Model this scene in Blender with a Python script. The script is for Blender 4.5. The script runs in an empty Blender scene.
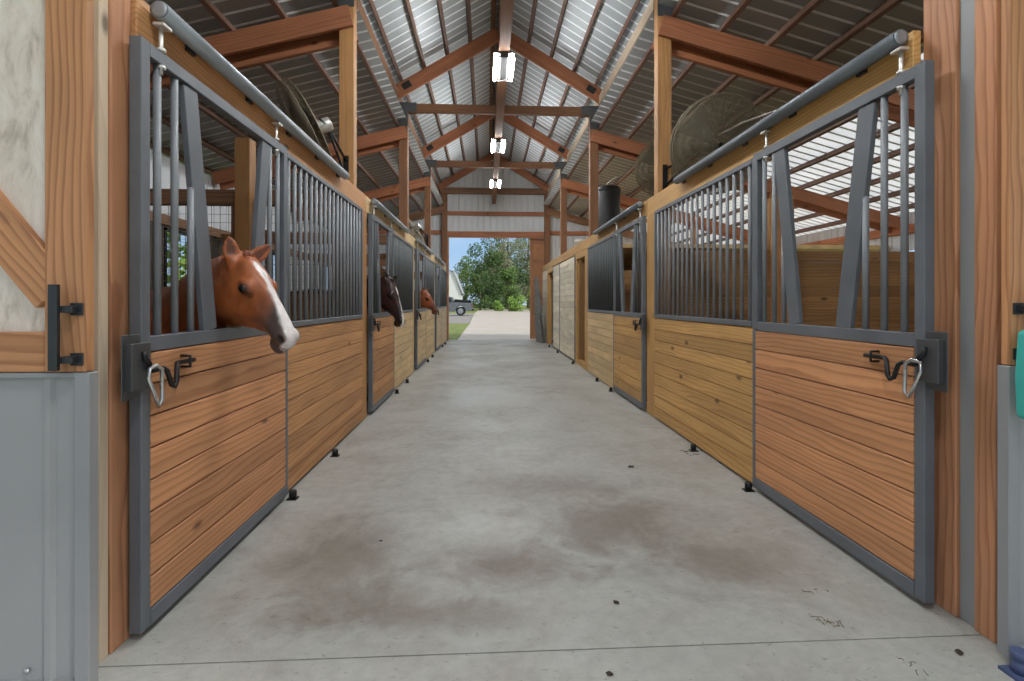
import bpy, bmesh, math, random
from mathutils import Vector, Matrix
from mathutils import noise as mnoise
random.seed(11)
S = bpy.context.scene
COL = S.collection
PI = math.pi

# ------------------------------------------------------------------ materials
def nm(name):
    m = bpy.data.materials.new(name); m.use_nodes = True
    nt = m.node_tree; nt.nodes.clear()
    out = nt.nodes.new('ShaderNodeOutputMaterial')
    b = nt.nodes.new('ShaderNodeBsdfPrincipled')
    nt.links.new(b.outputs[0], out.inputs[0])
    return m, nt, b
def N(nt, t, **kw):
    n = nt.nodes.new(t)
    for k, v in kw.items():
        if k in n.inputs.keys() if isinstance(k, str) else False: n.inputs[k].default_value = v
        else: setattr(n, k, v)
    return n
def ramp(nt, stops, interp='LINEAR'):
    r = nt.nodes.new('ShaderNodeValToRGB'); r.color_ramp.interpolation = interp
    e = r.color_ramp.elements
    while len(e) < len(stops): e.new(0.5)
    for i, (p, c) in enumerate(stops):
        e[i].position = p; e[i].color = (c[0], c[1], c[2], 1) if not isinstance(c, (int, float)) else (c, c, c, 1)
    return r
def mixc(nt, fac, a, b, blend='MIX'):
    n = nt.nodes.new('ShaderNodeMix'); n.data_type = 'RGBA'; n.blend_type = blend
    for sock, v in ((n.inputs[0], fac), (n.inputs[6], a), (n.inputs[7], b)):
        if isinstance(v, (int, float)): sock.default_value = v
        elif isinstance(v, tuple): sock.default_value = (v[0], v[1], v[2], 1)
        else: nt.links.new(v, sock)
    return n.outputs[2]
def mth(nt, op, a, b=None, clamp=False):
    n = nt.nodes.new('ShaderNodeMath'); n.operation = op; n.use_clamp = clamp
    for i, v in enumerate((a, b)):
        if v is None: continue
        if isinstance(v, (int, float)): n.inputs[i].default_value = v
        else: nt.links.new(v, n.inputs[i])
    return n.outputs[0]
def srgb(r, g, b):
    f = lambda v: (v/255/12.92) if v/255 <= .04045 else ((v/255+.055)/1.055)**2.4
    return (f(r), f(g), f(b))
def noise(nt, vec, scale, detail=4, rough=.55, dist=0):
    n = nt.nodes.new('ShaderNodeTexNoise')
    n.inputs['Scale'].default_value = scale; n.inputs['Detail'].default_value = detail
    n.inputs['Roughness'].default_value = rough; n.inputs['Distortion'].default_value = dist
    if vec is not None: nt.links.new(vec, n.inputs['Vector'])
    return n.outputs[0]
def vmul(nt, vec, s):
    n = nt.nodes.new('ShaderNodeMapping'); n.inputs['Scale'].default_value = s
    nt.links.new(vec, n.inputs['Vector']); return n.outputs[0]

def wood(name, light, dark, knot=None, grain=.55, tonev=.16, rough=.62, wear=0):
    m, nt, b = nm(name)
    at = N(nt, 'ShaderNodeAttribute', attribute_name='gv').outputs['Vector']
    tone = N(nt, 'ShaderNodeAttribute', attribute_name='tone').outputs['Fac']
    w1 = noise(nt, vmul(nt, at, (.55, 2.2, 2.2)), 1.0, 3)
    w2 = noise(nt, vmul(nt, at, (3, 14, 14)), 1.0, 3)
    # growth rings: distance from a pith line that wanders along the board
    sep = N(nt, 'ShaderNodeSeparateXYZ'); nt.links.new(at, sep.inputs[0])
    yy = mth(nt, 'ADD', sep.outputs[1], mth(nt, 'MULTIPLY', mth(nt, 'SUBTRACT', w1, .5), .22))
    zz = mth(nt, 'ADD', sep.outputs[2], mth(nt, 'MULTIPLY', mth(nt, 'SUBTRACT', w2, .5), .012))
    d = mth(nt, 'SQRT', mth(nt, 'ADD', mth(nt, 'MULTIPLY', yy, yy), mth(nt, 'MULTIPLY', zz, zz)))
    ring = mth(nt, 'FRACT', mth(nt, 'MULTIPLY', d, 38.0))
    rr = ramp(nt, [(0, 0.0), (.5, .25), (.8, 1.0), (.9, .9), (1.0, 0.0)]); nt.links.new(ring, rr.inputs[0])
    fib = noise(nt, vmul(nt, at, (4, 160, 160)), 1.0, 2)
    g = mth(nt, 'MULTIPLY', rr.outputs[0], grain)
    g = mth(nt, 'ADD', g, mth(nt, 'MULTIPLY', mth(nt, 'SUBTRACT', fib, .5), .45), clamp=True)
    c = mixc(nt, g, light, dark)
    blot = noise(nt, vmul(nt, at, (1.1, 5, 5)), 1.0, 3)
    br = ramp(nt, [(.3, .82), (.7, 1.14)]); nt.links.new(blot, br.inputs[0])
    c = mixc(nt, 1.0, c, br.outputs[0], 'MULTIPLY')
    # knots
    vo = N(nt, 'ShaderNodeTexVoronoi'); vo.inputs['Scale'].default_value = 1.0
    nt.links.new(vmul(nt, at, (2.1, 4.6, 4.6)), vo.inputs['Vector'])
    kr = ramp(nt, [(.055, 1.0), (.085, .55), (.13, 0.0)]); nt.links.new(vo.outputs['Distance'], kr.inputs[0])
    gate = N(nt, 'ShaderNodeSeparateColor'); nt.links.new(vo.outputs['Color'], gate.inputs[0])
    kf = mth(nt, 'MULTIPLY', kr.outputs[0], mth(nt, 'GREATER_THAN', gate.outputs[0], .45))
    kn = knot or tuple(x*.28 for x in dark)
    c = mixc(nt, mth(nt, 'MULTIPLY', kf, .85), c, kn)
    if wear:
        wn = noise(nt, vmul(nt, at, (1.3, 7, 7)), 1.3, 5)
        wr = ramp(nt, [(.45, 0.0), (.62, 1.0)]); nt.links.new(wn, wr.inputs[0])
        c = mixc(nt, mth(nt, 'MULTIPLY', wr.outputs[0], wear), c, srgb(196, 190, 178))
    tn = mth(nt, 'ADD', mth(nt, 'MULTIPLY', tone, tonev*2), 1-tonev)
    cb = N(nt, 'ShaderNodeCombineColor')
    for i in range(3): nt.links.new(tn, cb.inputs[i])
    c = mixc(nt, 1.0, c, cb.outputs[0], 'MULTIPLY')
    nt.links.new(c, b.inputs['Base Color']); b.inputs['Roughness'].default_value = rough
    bp = N(nt, 'ShaderNodeBump'); bp.inputs['Strength'].default_value = .12; bp.inputs['Distance'].default_value = .002
    nt.links.new(g, bp.inputs['Height']); nt.links.new(bp.outputs[0], b.inputs['Normal'])
    return m

def metal(name, col, rough=.45, met=.5, var=.12, scale=3.0, stretch=(1, 1, 1)):
    m, nt, b = nm(name)
    oc = N(nt, 'ShaderNodeTexCoord').outputs['Object']
    n1 = noise(nt, vmul(nt, oc, stretch), scale, 5)
    r = ramp(nt, [(.3, 1-var), (.7, 1+var)]); nt.links.new(n1, r.inputs[0])
    nt.links.new(mixc(nt, 1.0, col, r.outputs[0], 'MULTIPLY'), b.inputs['Base Color'])
    b.inputs['Metallic'].default_value = met
    rr = ramp(nt, [(.3, max(0, rough-.08)), (.7, rough+.08)]); nt.links.new(n1, rr.inputs[0])
    nt.links.new(rr.outputs[0], b.inputs['Roughness'])
    return m
def plain(name, col, rough=.6, met=0, emit=None, es=0, var=.06, scale=8):
    m = metal(name, col, rough, met, var, scale); b = [n for n in m.node_tree.nodes if n.type == 'BSDF_PRINCIPLED'][0]
    if emit: b.inputs['Emission Color'].default_value = (*emit, 1); b.inputs['Emission Strength'].default_value = es
    return m
def concrete(name, base, dirt, stain=.7, patches=()):
    m, nt, b = nm(name)
    oc = N(nt, 'ShaderNodeTexCoord').outputs['Object']
    big = noise(nt, oc, .75, 5, .6, .4)
    r1 = ramp(nt, [(.36, 0.0), (.60, 1.0)]); nt.links.new(big, r1.inputs[0])
    mid = noise(nt, oc, 2.6, 6, .65, .6)
    r2 = ramp(nt, [(.30, 0.0), (.60, 1.0)]); nt.links.new(mid, r2.inputs[0])
    c = mixc(nt, mth(nt, 'MULTIPLY', mth(nt, 'MULTIPLY', r1.outputs[0], r2.outputs[0]), stain), base, dirt)
    for (px, py, rx, ry, am) in patches:
        mp = N(nt, 'ShaderNodeMapping'); mp.inputs['Location'].default_value = (-px/rx, -py/ry, 0); mp.inputs['Scale'].default_value = (1/rx, 1/ry, 0)
        nt.links.new(oc, mp.inputs['Vector'])
        ln = N(nt, 'ShaderNodeVectorMath'); ln.operation = 'LENGTH'; nt.links.new(mp.outputs[0], ln.inputs[0])
        wb = mth(nt, 'ADD', ln.outputs['Value'], mth(nt, 'MULTIPLY', mth(nt, 'SUBTRACT', mid, .5), 2.2))
        pr = ramp(nt, [(.25, 1.0), (1.0, 0.0)]); nt.links.new(wb, pr.inputs[0])
        c = mixc(nt, mth(nt, 'MULTIPLY', pr.outputs[0], am), c, tuple(x*.72 for x in dirt))
    fine = noise(nt, oc, 14, 8, .7)
    r3 = ramp(nt, [(.3, .86), (.7, 1.1)]); nt.links.new(fine, r3.inputs[0])
    c = mixc(nt, 1.0, c, r3.outputs[0], 'MULTIPLY')
    dark = noise(nt, oc, 1.3, 7, .68, 1.2)
    r4 = ramp(nt, [(.54, 0.0), (.68, 1.0)]); nt.links.new(dark, r4.inputs[0])
    c = mixc(nt, mth(nt, 'MULTIPLY', r4.outputs[0], .55*stain), c, tuple(x*.55 for x in dirt))
    # bits of bedding and grit trodden into the slab
    sp = noise(nt, vmul(nt, oc, (1, 1.8, 1)), 30, 3, .6, .8)
    r5 = ramp(nt, [(.64, 0.0), (.68, 1.0)]); nt.links.new(sp, r5.inputs[0])
    c = mixc(nt, mth(nt, 'MULTIPLY', r5.outputs[0], .7*stain), c, srgb(92, 82, 70))
    nt.links.new(c, b.inputs['Base Color'])
    rg = ramp(nt, [(.35, .36), (.65, .62)]); nt.links.new(big, rg.inputs[0])
    nt.links.new(rg.outputs[0], b.inputs['Roughness'])
    bp = N(nt, 'ShaderNodeBump'); bp.inputs['Strength'].default_value = .15; bp.inputs['Distance'].default_value = .004
    nt.links.new(fine, bp.inputs['Height']); nt.links.new(bp.outputs[0], b.inputs['Normal'])
    return m
def ground_mat(name, a, bcol, scale, rough=.9):
    m, nt, b = nm(name)
    oc = N(nt, 'ShaderNodeTexCoord').outputs['Object']
    n1 = noise(nt, oc, scale, 8, .7)
    r = ramp(nt, [(.35, a), (.65, bcol)]); nt.links.new(n1, r.inputs[0])
    nt.links.new(r.outputs[0], b.inputs['Base Color']); b.inputs['Roughness'].default_value = rough
    return m
def leafmat(name, a, bcol):
    m, nt, b = nm(name)
    t = N(nt, 'ShaderNodeAttribute', attribute_name='tone').outputs['Fac']
    r = ramp(nt, [(0, a), (1, bcol)]); nt.links.new(t, r.inputs[0])
    nt.links.new(r.outputs[0], b.inputs['Base Color']); b.inputs['Roughness'].default_value = .6
    b.inputs['Subsurface Weight'].default_value = 0
    return m
def coat(name):
    m, nt, b = nm(name)
    c = N(nt, 'ShaderNodeAttribute', attribute_name='coat').outputs['Color']
    oc = N(nt, 'ShaderNodeTexCoord').outputs['Object']
    n1 = noise(nt, vmul(nt, oc, (1, 1, .5)), 22, 6)
    n2 = noise(nt, oc, 9, 3, .5, .4); n1 = mth(nt, 'ADD', mth(nt, 'MULTIPLY', n1, .5), mth(nt, 'MULTIPLY', n2, .5))
    r = ramp(nt, [(.36, .72), (.64, 1.25)]); nt.links.new(n1, r.inputs[0])
    nt.links.new(mixc(nt, 1.0, c, r.outputs[0], 'MULTIPLY'), b.inputs['Base Color'])
    b.inputs['Roughness'].default_value = .4
    return m

M = {}
M['door']   = wood('door_pine', srgb(207, 149, 103), srgb(146, 86, 48), tonev=.15, grain=.5)
M['tan']    = wood('panel_pine', srgb(200, 148, 98), srgb(150, 98, 56), tonev=.15, grain=.55)
M['yellow'] = wood('yellow_pine', srgb(204, 160, 98), srgb(156, 108, 56), tonev=.14, grain=.5)
M['pale']   = wood('pale_pine', srgb(214, 186, 140), srgb(180, 140, 92), tonev=.1, grain=.3)
M['white_wood'] = wood('bleached_pine', srgb(226, 214, 188), srgb(186, 168, 136), tonev=.14, grain=.3, wear=.6)
M['red']    = wood('rafter_pine', srgb(182, 118, 82), srgb(128, 74, 48), tonev=.14)
M['purlin'] = wood('purlin_pine', srgb(118, 88, 72), srgb(84, 58, 47), tonev=.14)
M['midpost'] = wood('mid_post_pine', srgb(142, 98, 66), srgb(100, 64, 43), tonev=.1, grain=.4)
M['post']   = wood('post_pine', srgb(180, 132, 82), srgb(136, 90, 50), tonev=.1, grain=.4)
M['header'] = wood('header_pine', srgb(188, 128, 76), srgb(140, 84, 44), tonev=.1, grain=.45)
M['brown']  = wood('weathered_pine', srgb(150, 110, 80), srgb(104, 70, 48), tonev=.12)
M['jamb']   = wood('jamb_pine', srgb(198, 142, 104), srgb(144, 88, 56), tonev=.08, grain=.6)
M['leafwood'] = wood('leaf_pine', srgb(198, 142, 96), srgb(138, 84, 50), tonev=.08, grain=.6)
M['cream']  = wood('cream_edge', srgb(206, 186, 160), srgb(176, 150, 122), tonev=.06, grain=.25)
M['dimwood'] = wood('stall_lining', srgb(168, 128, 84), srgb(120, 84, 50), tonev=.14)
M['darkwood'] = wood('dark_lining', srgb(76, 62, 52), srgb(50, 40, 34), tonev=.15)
M['steel']  = metal('grey_painted_steel', srgb(108, 112, 117), .5, .15, .12, 5)
M['bar_dark'] = metal('dark_bar_steel', srgb(78, 82, 82), .55, .15, .1, 6)
M['bar']    = metal('bar_steel', srgb(132, 135, 138), .5, .15, .1, 6)
M['galv']   = metal('galvanized', srgb(150, 156, 160), .48, .45, .22, 9, (1, .25, 1))
M['trackdark'] = metal('dark_track', srgb(104, 109, 113), .5, .35, .2, 9, (1, .25, 1))
M['roof']   = metal('roof_sheet', srgb(158, 163, 165), .42, .12, .06, 1.2)
M['rib_shine']   = metal('painted_rib_highlight', srgb(228, 231, 232), .4, .1, .05, 3)  # bright highlight lines painted onto the roof rib faces
M['sheet']  = metal('wall_sheet', srgb(216, 219, 221), .5, .15, .05, 1.2)
M['greysheet'] = metal('grey_sheet', srgb(158, 158, 157), .5, .1, .05, 2)
M['greytrim'] = metal('grey_trim', srgb(148, 149, 149), .5, .1, .05, 2)
M['darksteel'] = metal('dark_steel', srgb(62, 64, 66), .4, .5, .12, 6)
M['black']  = plain('black_iron', srgb(34, 34, 35), .45, .4)
M['chrome'] = plain('bright_zinc', srgb(205, 207, 208), .28, .9)
M['whitebolt'] = plain('zinc_bolt', srgb(215, 212, 205), .4, .6)
M['plate']  = metal('truss_plate', srgb(92, 94, 95), .45, .5, .12, 8)
M['darkplate'] = metal('dark_truss_plate', srgb(58, 54, 52), .5, .4, .12, 8)
M['wire']   = plain('fan_wire', srgb(128, 118, 96), .5, .3)
M['blade']  = plain('fan_blade', srgb(120, 116, 104), .45, .3)
M['floor']  = concrete('aisle_concrete', srgb(173, 174, 167), srgb(140, 127, 114), .55, ((.12, 2.62, .5, .30, 1.0), (-.85, 2.75, .40, .65, .75), (-.6, 2.3, .55, .22, .65), (.85, 3.1, .65, .55, .75), (1.3, 2.6, .5, .4, .65), (.35, 3.7, .8, .35, .5), (-.2, 2.2, .6, .14, .6)))
M['drive']  = concrete('drive_concrete', srgb(196, 186, 172), srgb(178, 166, 150), .3)
M['dirt']   = ground_mat('stall_dirt', srgb(96, 78, 60), srgb(142, 120, 92), 6)
M['grassg'] = ground_mat('grass_ground', srgb(92, 112, 48), srgb(140, 148, 78), 2.5)
M['gravel'] = ground_mat('gravel_ground', srgb(128, 124, 120), srgb(160, 154, 146), 6)
M['sub']    = ground_mat('joint_filler', srgb(70, 64, 56), srgb(90, 82, 72), 8)
M['coat']   = coat('horse_coat')
M['eye']    = plain('horse_eye', srgb(16, 11, 9), .08)
M['tube']   = plain('lamp_tube', (1, 1, 1), .4, 0, (.95, .98, 1.0), 1.0)
M['lampbody'] = plain('lamp_body', srgb(76, 76, 75), .5)
M['tank']   = plain('dark_tank', srgb(58, 60, 62), .45)
M['bucket'] = plain('white_bucket', srgb(215, 212, 205), .5)
M['teal']   = plain('teal_fabric', srgb(62, 172, 160), .8)
M['blue']   = plain('blue_roller', srgb(74, 86, 120), .45)
M['tarp']   = plain('grey_tarp', srgb(120, 118, 112), .75, 0, None, 0, .3, 6)
M['truck']  = plain('truck_paint', srgb(122, 126, 130), .3, .4)
M['tire']   = plain('tire', srgb(30, 30, 31), .8)
M['rim']    = plain('rim', srgb(170, 172, 175), .35, .7)
M['glass']  = plain('dark_glass', srgb(40, 46, 52), .12)
M['tail']   = plain('tail_light', srgb(130, 22, 20), .3)
M['housew'] = plain('house_wall', srgb(232, 232, 228), .7)
M['houser'] = plain('house_roof', srgb(190, 192, 194), .5)
M['bark']   = plain('bark', srgb(120, 108, 92), .9, 0, None, 0, .25, 4)
M['leaf_a'] = leafmat('leaf_deep', srgb(40, 64, 26), srgb(88, 116, 50))
M['leaf_b'] = leafmat('leaf_mid', srgb(54, 82, 32), srgb(110, 138, 62))
M['leaf_c'] = leafmat('leaf_moss', srgb(92, 100, 66), srgb(150, 152, 112))
M['leaf_d'] = leafmat('leaf_bright', srgb(84, 122, 40), srgb(148, 178, 76))
M['straw']  = plain('straw', srgb(124, 108, 82), .9)
M['dkleaf'] = plain('dry_leaf', srgb(58, 44, 32), .85)
def panel_paint():
    m, nt, b = nm('whitewashed_panel')
    oc = N(nt, 'ShaderNodeTexCoord').outputs['Object']
    n1 = noise(nt, vmul(nt, oc, (3.2, 1, 1.1)), 4.5, 6, .65, .5)
    r = ramp(nt, [(.3, srgb(172, 158, 142)), (.48, srgb(220, 207, 190)), (.7, srgb(236, 227, 214))]); nt.links.new(n1, r.inputs[0])
    nt.links.new(r.outputs[0], b.inputs['Base Color']); b.inputs['Roughness'].default_value = .7
    return m
M['panel'] = panel_paint()
def window_glass():
    m, nt, b = nm('window_glass')
    b.inputs['Transmission Weight'].default_value = 1; b.inputs['Roughness'].default_value = .02; b.inputs['IOR'].default_value = 1.05
    return m
M['pane'] = window_glass()
def translucent_sheet():
    m, nt, b = nm('white_translucent_sheet')
    out = [n for n in nt.nodes if n.type == 'OUTPUT_MATERIAL'][0]
    oc = N(nt, 'ShaderNodeTexCoord').outputs['Object']
    r = ramp(nt, [(.3, srgb(238, 239, 238)), (.7, srgb(250, 250, 248))]); nt.links.new(noise(nt, oc, 1.5, 4), r.inputs[0])
    t = nt.nodes.new('ShaderNodeBsdfTranslucent'); nt.links.new(r.outputs[0], t.inputs[0])
    nt.links.new(r.outputs[0], b.inputs['Base Color']); b.inputs['Roughness'].default_value = .5
    mx = nt.nodes.new('ShaderNodeMixShader'); mx.inputs[0].default_value = .78
    nt.links.new(b.outputs[0], mx.inputs[1]); nt.links.new(t.outputs[0], mx.inputs[2]); nt.links.new(mx.outputs[0], out.inputs[0])
    return m
M['skylight'] = translucent_sheet()

# ------------------------------------------------------------------ mesh builder
class MB:
    def __init__(s): s.v = []; s.f = []; s.g = []; s.t = []; s.sm = []
    def _gv(s, pts, o, ax):
        a = Vector(ax[0]).normalized(); b = Vector(ax[1]).normalized(); c = a.cross(b)
        off = random.uniform(0, 60); py = random.choice((-1, 1))*random.uniform(.03, .11); pz = random.choice((-1, 1))*random.uniform(.02, .09)
        t = random.random()
        for p in pts:
            q = Vector(p)-Vector(o)
            s.g.append((q.dot(a)+off, q.dot(b)+py, q.dot(c)+pz)); s.t.append(t)
    def raw(s, pts, faces, axis=None, smooth=False):
        pts = [Vector(p) for p in pts]; n = len(s.v)
        lo = [min(p[i] for p in pts) for i in range(3)]; hi = [max(p[i] for p in pts) for i in range(3)]
        ext = [hi[i]-lo[i] for i in range(3)]
        if axis is None:
            k = ext.index(max(ext)); j = max((i for i in range(3) if i != k), key=lambda i: ext[i])
            e = [Vector((1, 0, 0)), Vector((0, 1, 0)), Vector((0, 0, 1))]; axis = (e[k], e[j])
        s._gv(pts, [(lo[i]+hi[i])/2 for i in range(3)], axis)
        s.v += [tuple(p) for p in pts]; s.f += [tuple(i+n for i in f) for f in faces]; s.sm += [smooth]*len(faces)
        return s
    def box(s, x0, x1, y0, y1, z0, z1):
        x0, x1 = sorted((x0, x1)); y0, y1 = sorted((y0, y1)); z0, z1 = sorted((z0, z1))
        P = [(x0, y0, z0), (x1, y0, z0), (x1, y1, z0), (x0, y1, z0), (x0, y0, z1), (x1, y0, z1), (x1, y1, z1), (x0, y1, z1)]
        return s.raw(P, [(0, 3, 2, 1), (4, 5, 6, 7), (0, 1, 5, 4), (1, 2, 6, 5), (2, 3, 7, 6), (3, 0, 4, 7)])
    def beam(s, a, b, w, h, up=(0, 0, 1)):
        a, b = Vector(a), Vector(b); d = (b-a).normalized(); u = Vector(up); r = d.cross(u).normalized(); u = r.cross(d)
        P = [p+r*sx*w/2+u*sz*h/2 for p in (a, b) for sx, sz in ((-1, -1), (1, -1), (1, 1), (-1, 1))]
        return s.raw(P, [(3, 2, 1, 0), (4, 5, 6, 7), (0, 1, 5, 4), (1, 2, 6, 5), (2, 3, 7, 6), (3, 0, 4, 7)], (d, u if h > w else r))
    def tube(s, pts, r, n=10, closed=False, caps=True):
        pts = [Vector(p) for p in pts]; k = len(pts); R = r if isinstance(r, (list, tuple)) else [r]*k
        P = []; prev = None
        for i, p in enumerate(pts):
            if closed: d = (pts[(i+1) % k]-pts[i-1]).normalized()
            else: d = (pts[min(i+1, k-1)]-pts[max(i-1, 0)]).normalized()
            if prev is None:
                u = d.orthogonal().normalized()
            else:
                u = (prev-d*prev.dot(d)).normalized()
            prev = u; w = d.cross(u)
            P += [p+(u*math.cos(2*PI*j/n)+w*math.sin(2*PI*j/n))*R[i] for j in range(n)]
        F = []
        for i in range(k if closed else k-1):
            i2 = (i+1) % k
            for j in range(n): F.append((i*n+j, i*n+(j+1) % n, i2*n+(j+1) % n, i2*n+j))
        sm = len(F)
        d0 = (pts[-1]-pts[0]); d0 = d0 if d0.length > 1e-6 else Vector((1, 0, 0))
        if not closed and caps: F += [tuple(range(n-1, -1, -1)), tuple((k-1)*n+j for j in range(n))]
        s.raw(P, F, (d0, d0.orthogonal()))
        for q in range(len(s.sm)-len(F), len(s.sm)-len(F)+sm): s.sm[q] = True
        return s
    def lathe(s, prof, o, ax=(0, 0, 1), n=20):
        o = Vector(o); a = Vector(ax).normalized(); u = a.orthogonal().normalized(); w = a.cross(u)
        P = []; 
        for r, h in prof: P += [o+a*h+(u*math.cos(2*PI*j/n)+w*math.sin(2*PI*j/n))*max(r, 1e-4) for j in range(n)]
        F = []
        for i in range(len(prof)-1):
            for j in range(n): F.append((i*n+j, i*n+(j+1) % n, (i+1)*n+(j+1) % n, (i+1)*n+j))
        k = len(F); F += [tuple(range(n-1, -1, -1)), tuple((len(prof)-1)*n+j for j in range(n))]
        s.raw(P, F, (a, u))
        for q in range(len(s.sm)-len(F), len(s.sm)-2): s.sm[q] = True
        return s
    def ell(s, c, r, n=14, m=9):
        c = Vector(c); r = Vector(r) if not isinstance(r, (int, float)) else Vector((r, r, r))
        P = [c+Vector((0, 0, r.z))]
        for i in range(1, m):
            for j in range(n):
                a = PI*i/m; b = 2*PI*j/n
                P.append(c+Vector((r.x*math.sin(a)*math.cos(b), r.y*math.sin(a)*math.sin(b), r.z*math.cos(a))))
        P.append(c-Vector((0, 0, r.z))); F = []
        for j in range(n): F.append((0, 1+j, 1+(j+1) % n))
        for i in range(m-2):
            for j in range(n): F.append((1+i*n+j, 1+(i+1)*n+j, 1+(i+1)*n+(j+1) % n, 1+i*n+(j+1) % n))
        L = len(P)-1
        for j in range(n): F.append((L, 1+(m-2)*n+(j+1) % n, 1+(m-2)*n+j))
        return s.raw(P, F, smooth=True)
    def prism(s, poly, z0, z1, M4=None):       # poly in local xy, extruded along z
        n = len(poly); P = [Vector((x, y, z0)) for x, y in poly]+[Vector((x, y, z1)) for x, y in poly]
        if M4: P = [M4 @ p for p in P]
        F = [tuple(range(n-1, -1, -1)), tuple(range(n, 2*n))]+[(i, (i+1) % n, n+(i+1) % n, n+i) for i in range(n)]
        return s.raw(P, F)
    def mesh(s, name, mat, fix=True):
        me = bpy.data.meshes.new(name); me.from_pydata(s.v, [], s.f)
        a = me.attributes.new('gv', 'FLOAT_VECTOR', 'POINT'); a.data.foreach_set('vector', [c for g in s.g for c in g])
        a = me.attributes.new('tone', 'FLOAT', 'POINT'); a.data.foreach_set('value', s.t)
        me.polygons.foreach_set('use_smooth', s.sm)
        if fix:
            bm = bmesh.new(); bm.from_mesh(me); bmesh.ops.recalc_face_normals(bm, faces=bm.faces); bm.to_mesh(me); bm.free()
        me.materials.append(mat)
        if getattr(s, 'mi', None): me.materials.append(M['rib_shine']); me.polygons.foreach_set('material_index', s.mi)
        me.update()
        return me
def tag(o, label=None, cat=None, group=None, kind=None):
    if label: o['label'] = label
    if cat: o['category'] = cat
    if group: o['group'] = group
    if kind: o['kind'] = kind
    return o
def obj(name, mb, mat, parent=None, bevel=0, label=None, fix=True):
    o = bpy.data.objects.new(name, mb.mesh(name, mat, fix)); COL.objects.link(o)
    if parent: o.parent = parent
    if label: o['label'] = label
    if bevel:
        m = o.modifiers.new('edge', 'BEVEL'); m.width = bevel; m.segments = 1; m.limit_method = 'ANGLE'
    return o
def empty(name, loc=(0, 0, 0)):
    o = bpy.data.objects.new(name, None); COL.objects.link(o); o.location = loc; o.empty_display_size = .1
    return o
def struct(name, mb, mat, label=None, cat='building part', group=None, bevel=0):
    return tag(obj(name, mb, mat, None, bevel), label, cat, group, 'structure')
def copy_tree(o, loc=None):
    c = o.copy(); COL.objects.link(c)
    if loc is not None: c.location = loc
    for ch in o.children:
        d = ch.copy(); COL.objects.link(d); d.parent = c
        for g in ch.children:
            e = g.copy(); COL.objects.link(e); e.parent = d
    return c

# ------------------------------------------------------------------ layout numbers (metres; aisle runs along +Y)
XL, XR = -1.485, 2.045           # faces of the two stall rows
OL, OR_ = -5.3, 8.6             # outer walls
YE = 18.1                       # far end wall
BAYS = [2.05, 5.93, 9.84, 13.7]
TRUSS = [5.9, 9.8, 13.7]
CX = .25
LT = .27                        # pitch of side roofs
def lean(x):                    # height of the side roof's sheet
    return 4.98-LT*((XL-.2)-x) if x < 0 else 4.98-LT*(x-(XR+.13))
CS = .60
def cen(x): return 6.98-CS*abs(x-CX)     # underside of centre roof sheets

# ------------------------------------------------------------------ floor and ground
def slab(poly, z0, z1):
    return MB().prism(poly, z0, z1)
def rect(x0, x1, y0, y1): return [(x0, y0), (x1, y0), (x1, y1), (x0, y1)]
struct('floor', slab(rect(XL-.2, XR+.2, 1.9615, YE+.1), -.12, 0), M['floor'], 'stained concrete aisle floor between the two rows of stalls', 'floor')
struct('apron_floor', slab(rect(-7, 7.5, -6, 1.9545), -.12, 0), M['floor'], 'concrete apron in front of the barn, before the floor joint', 'floor')
struct('stall_floor', slab(rect(OL-.1, XL-.2, 1.95, YE), -.12, -.01), M['dirt'], 'dirt floor of the stalls on the left row', 'floor')
struct('stall_floor', slab(rect(XR+.2, OR_+.1, 1.95, YE), -.12, -.01), M['dirt'], 'dirt floor of the stalls on the right row', 'floor')
struct('ground', slab(rect(-140, 140, -60, 260), -.3, -.13), M['grassg'], 'grassy ground around the barn', 'ground')
struct('grass_verge', slab(rect(-6, -1.12, YE+.12, 32.6), -.13, -.015), M['grassg'], 'small patch of green grass outside the far doorway', 'lawn')
struct('driveway', slab([(-1.1, YE+.11), (16, YE+.11), (16, 78), (8, 88), (2, 110), (-1.5, 84), (-1.6, 62), (-1.15, 32.8)], -.13, -.02), M['drive'], 'pale concrete driveway leading away from the far doorway', 'driveway')
struct('parking_pad', slab([(-30, 33), (-1.2, 33), (-1.62, 61.8), (-30, 61.8)], -.13, -.03), M['gravel'], 'grey gravel parking pad under the pickup truck', 'driveway')

# ------------------------------------------------------------------ roofs: ribbed sheets (ribs run down the slope)
def ribbed_roof(xa, za, xb, zb, y0, y1, pitch=.23):
    mb = MB(); ys = []
    y = y0
    while y < y1:
        ys += [(y, 0), (y+.188, 0), (y+.197, -.014), (y+.211, -.014), (y+.22, 0)]; y += pitch
    P = []
    for (yy, h) in ys: P += [(xa, yy, za+h), (xb, yy, zb+h)]
    F = [(2*i, 2*i+1, 2*i+3, 2*i+2) for i in range(len(ys)-1)]
    n = len(P); P2 = P+[(a, b, c+.012) for a, b, c in P]
    F2 = F+[(q[3]+n, q[2]+n, q[1]+n, q[0]+n) for q in F]
    mb.raw(P2, F2); mb.mi = [1 if i % 5 in (1, 2, 3) else 0 for i in range(len(F))]*2  # rib faces take the painted highlight colour
    return mb
Y0R, Y1R = -1.2, YE+.5  # roof carried forward past the entrance, unseen, to hold back sky light
xe_l, xe_r = XL-.42, XR+.36
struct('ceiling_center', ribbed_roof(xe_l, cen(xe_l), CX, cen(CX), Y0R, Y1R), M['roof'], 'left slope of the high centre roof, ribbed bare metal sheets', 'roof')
struct('ceiling_center', ribbed_roof(xe_r, cen(xe_r), CX, cen(CX), Y0R, Y1R), M['roof'], 'right slope of the high centre roof, ribbed bare metal sheets', 'roof')
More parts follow.
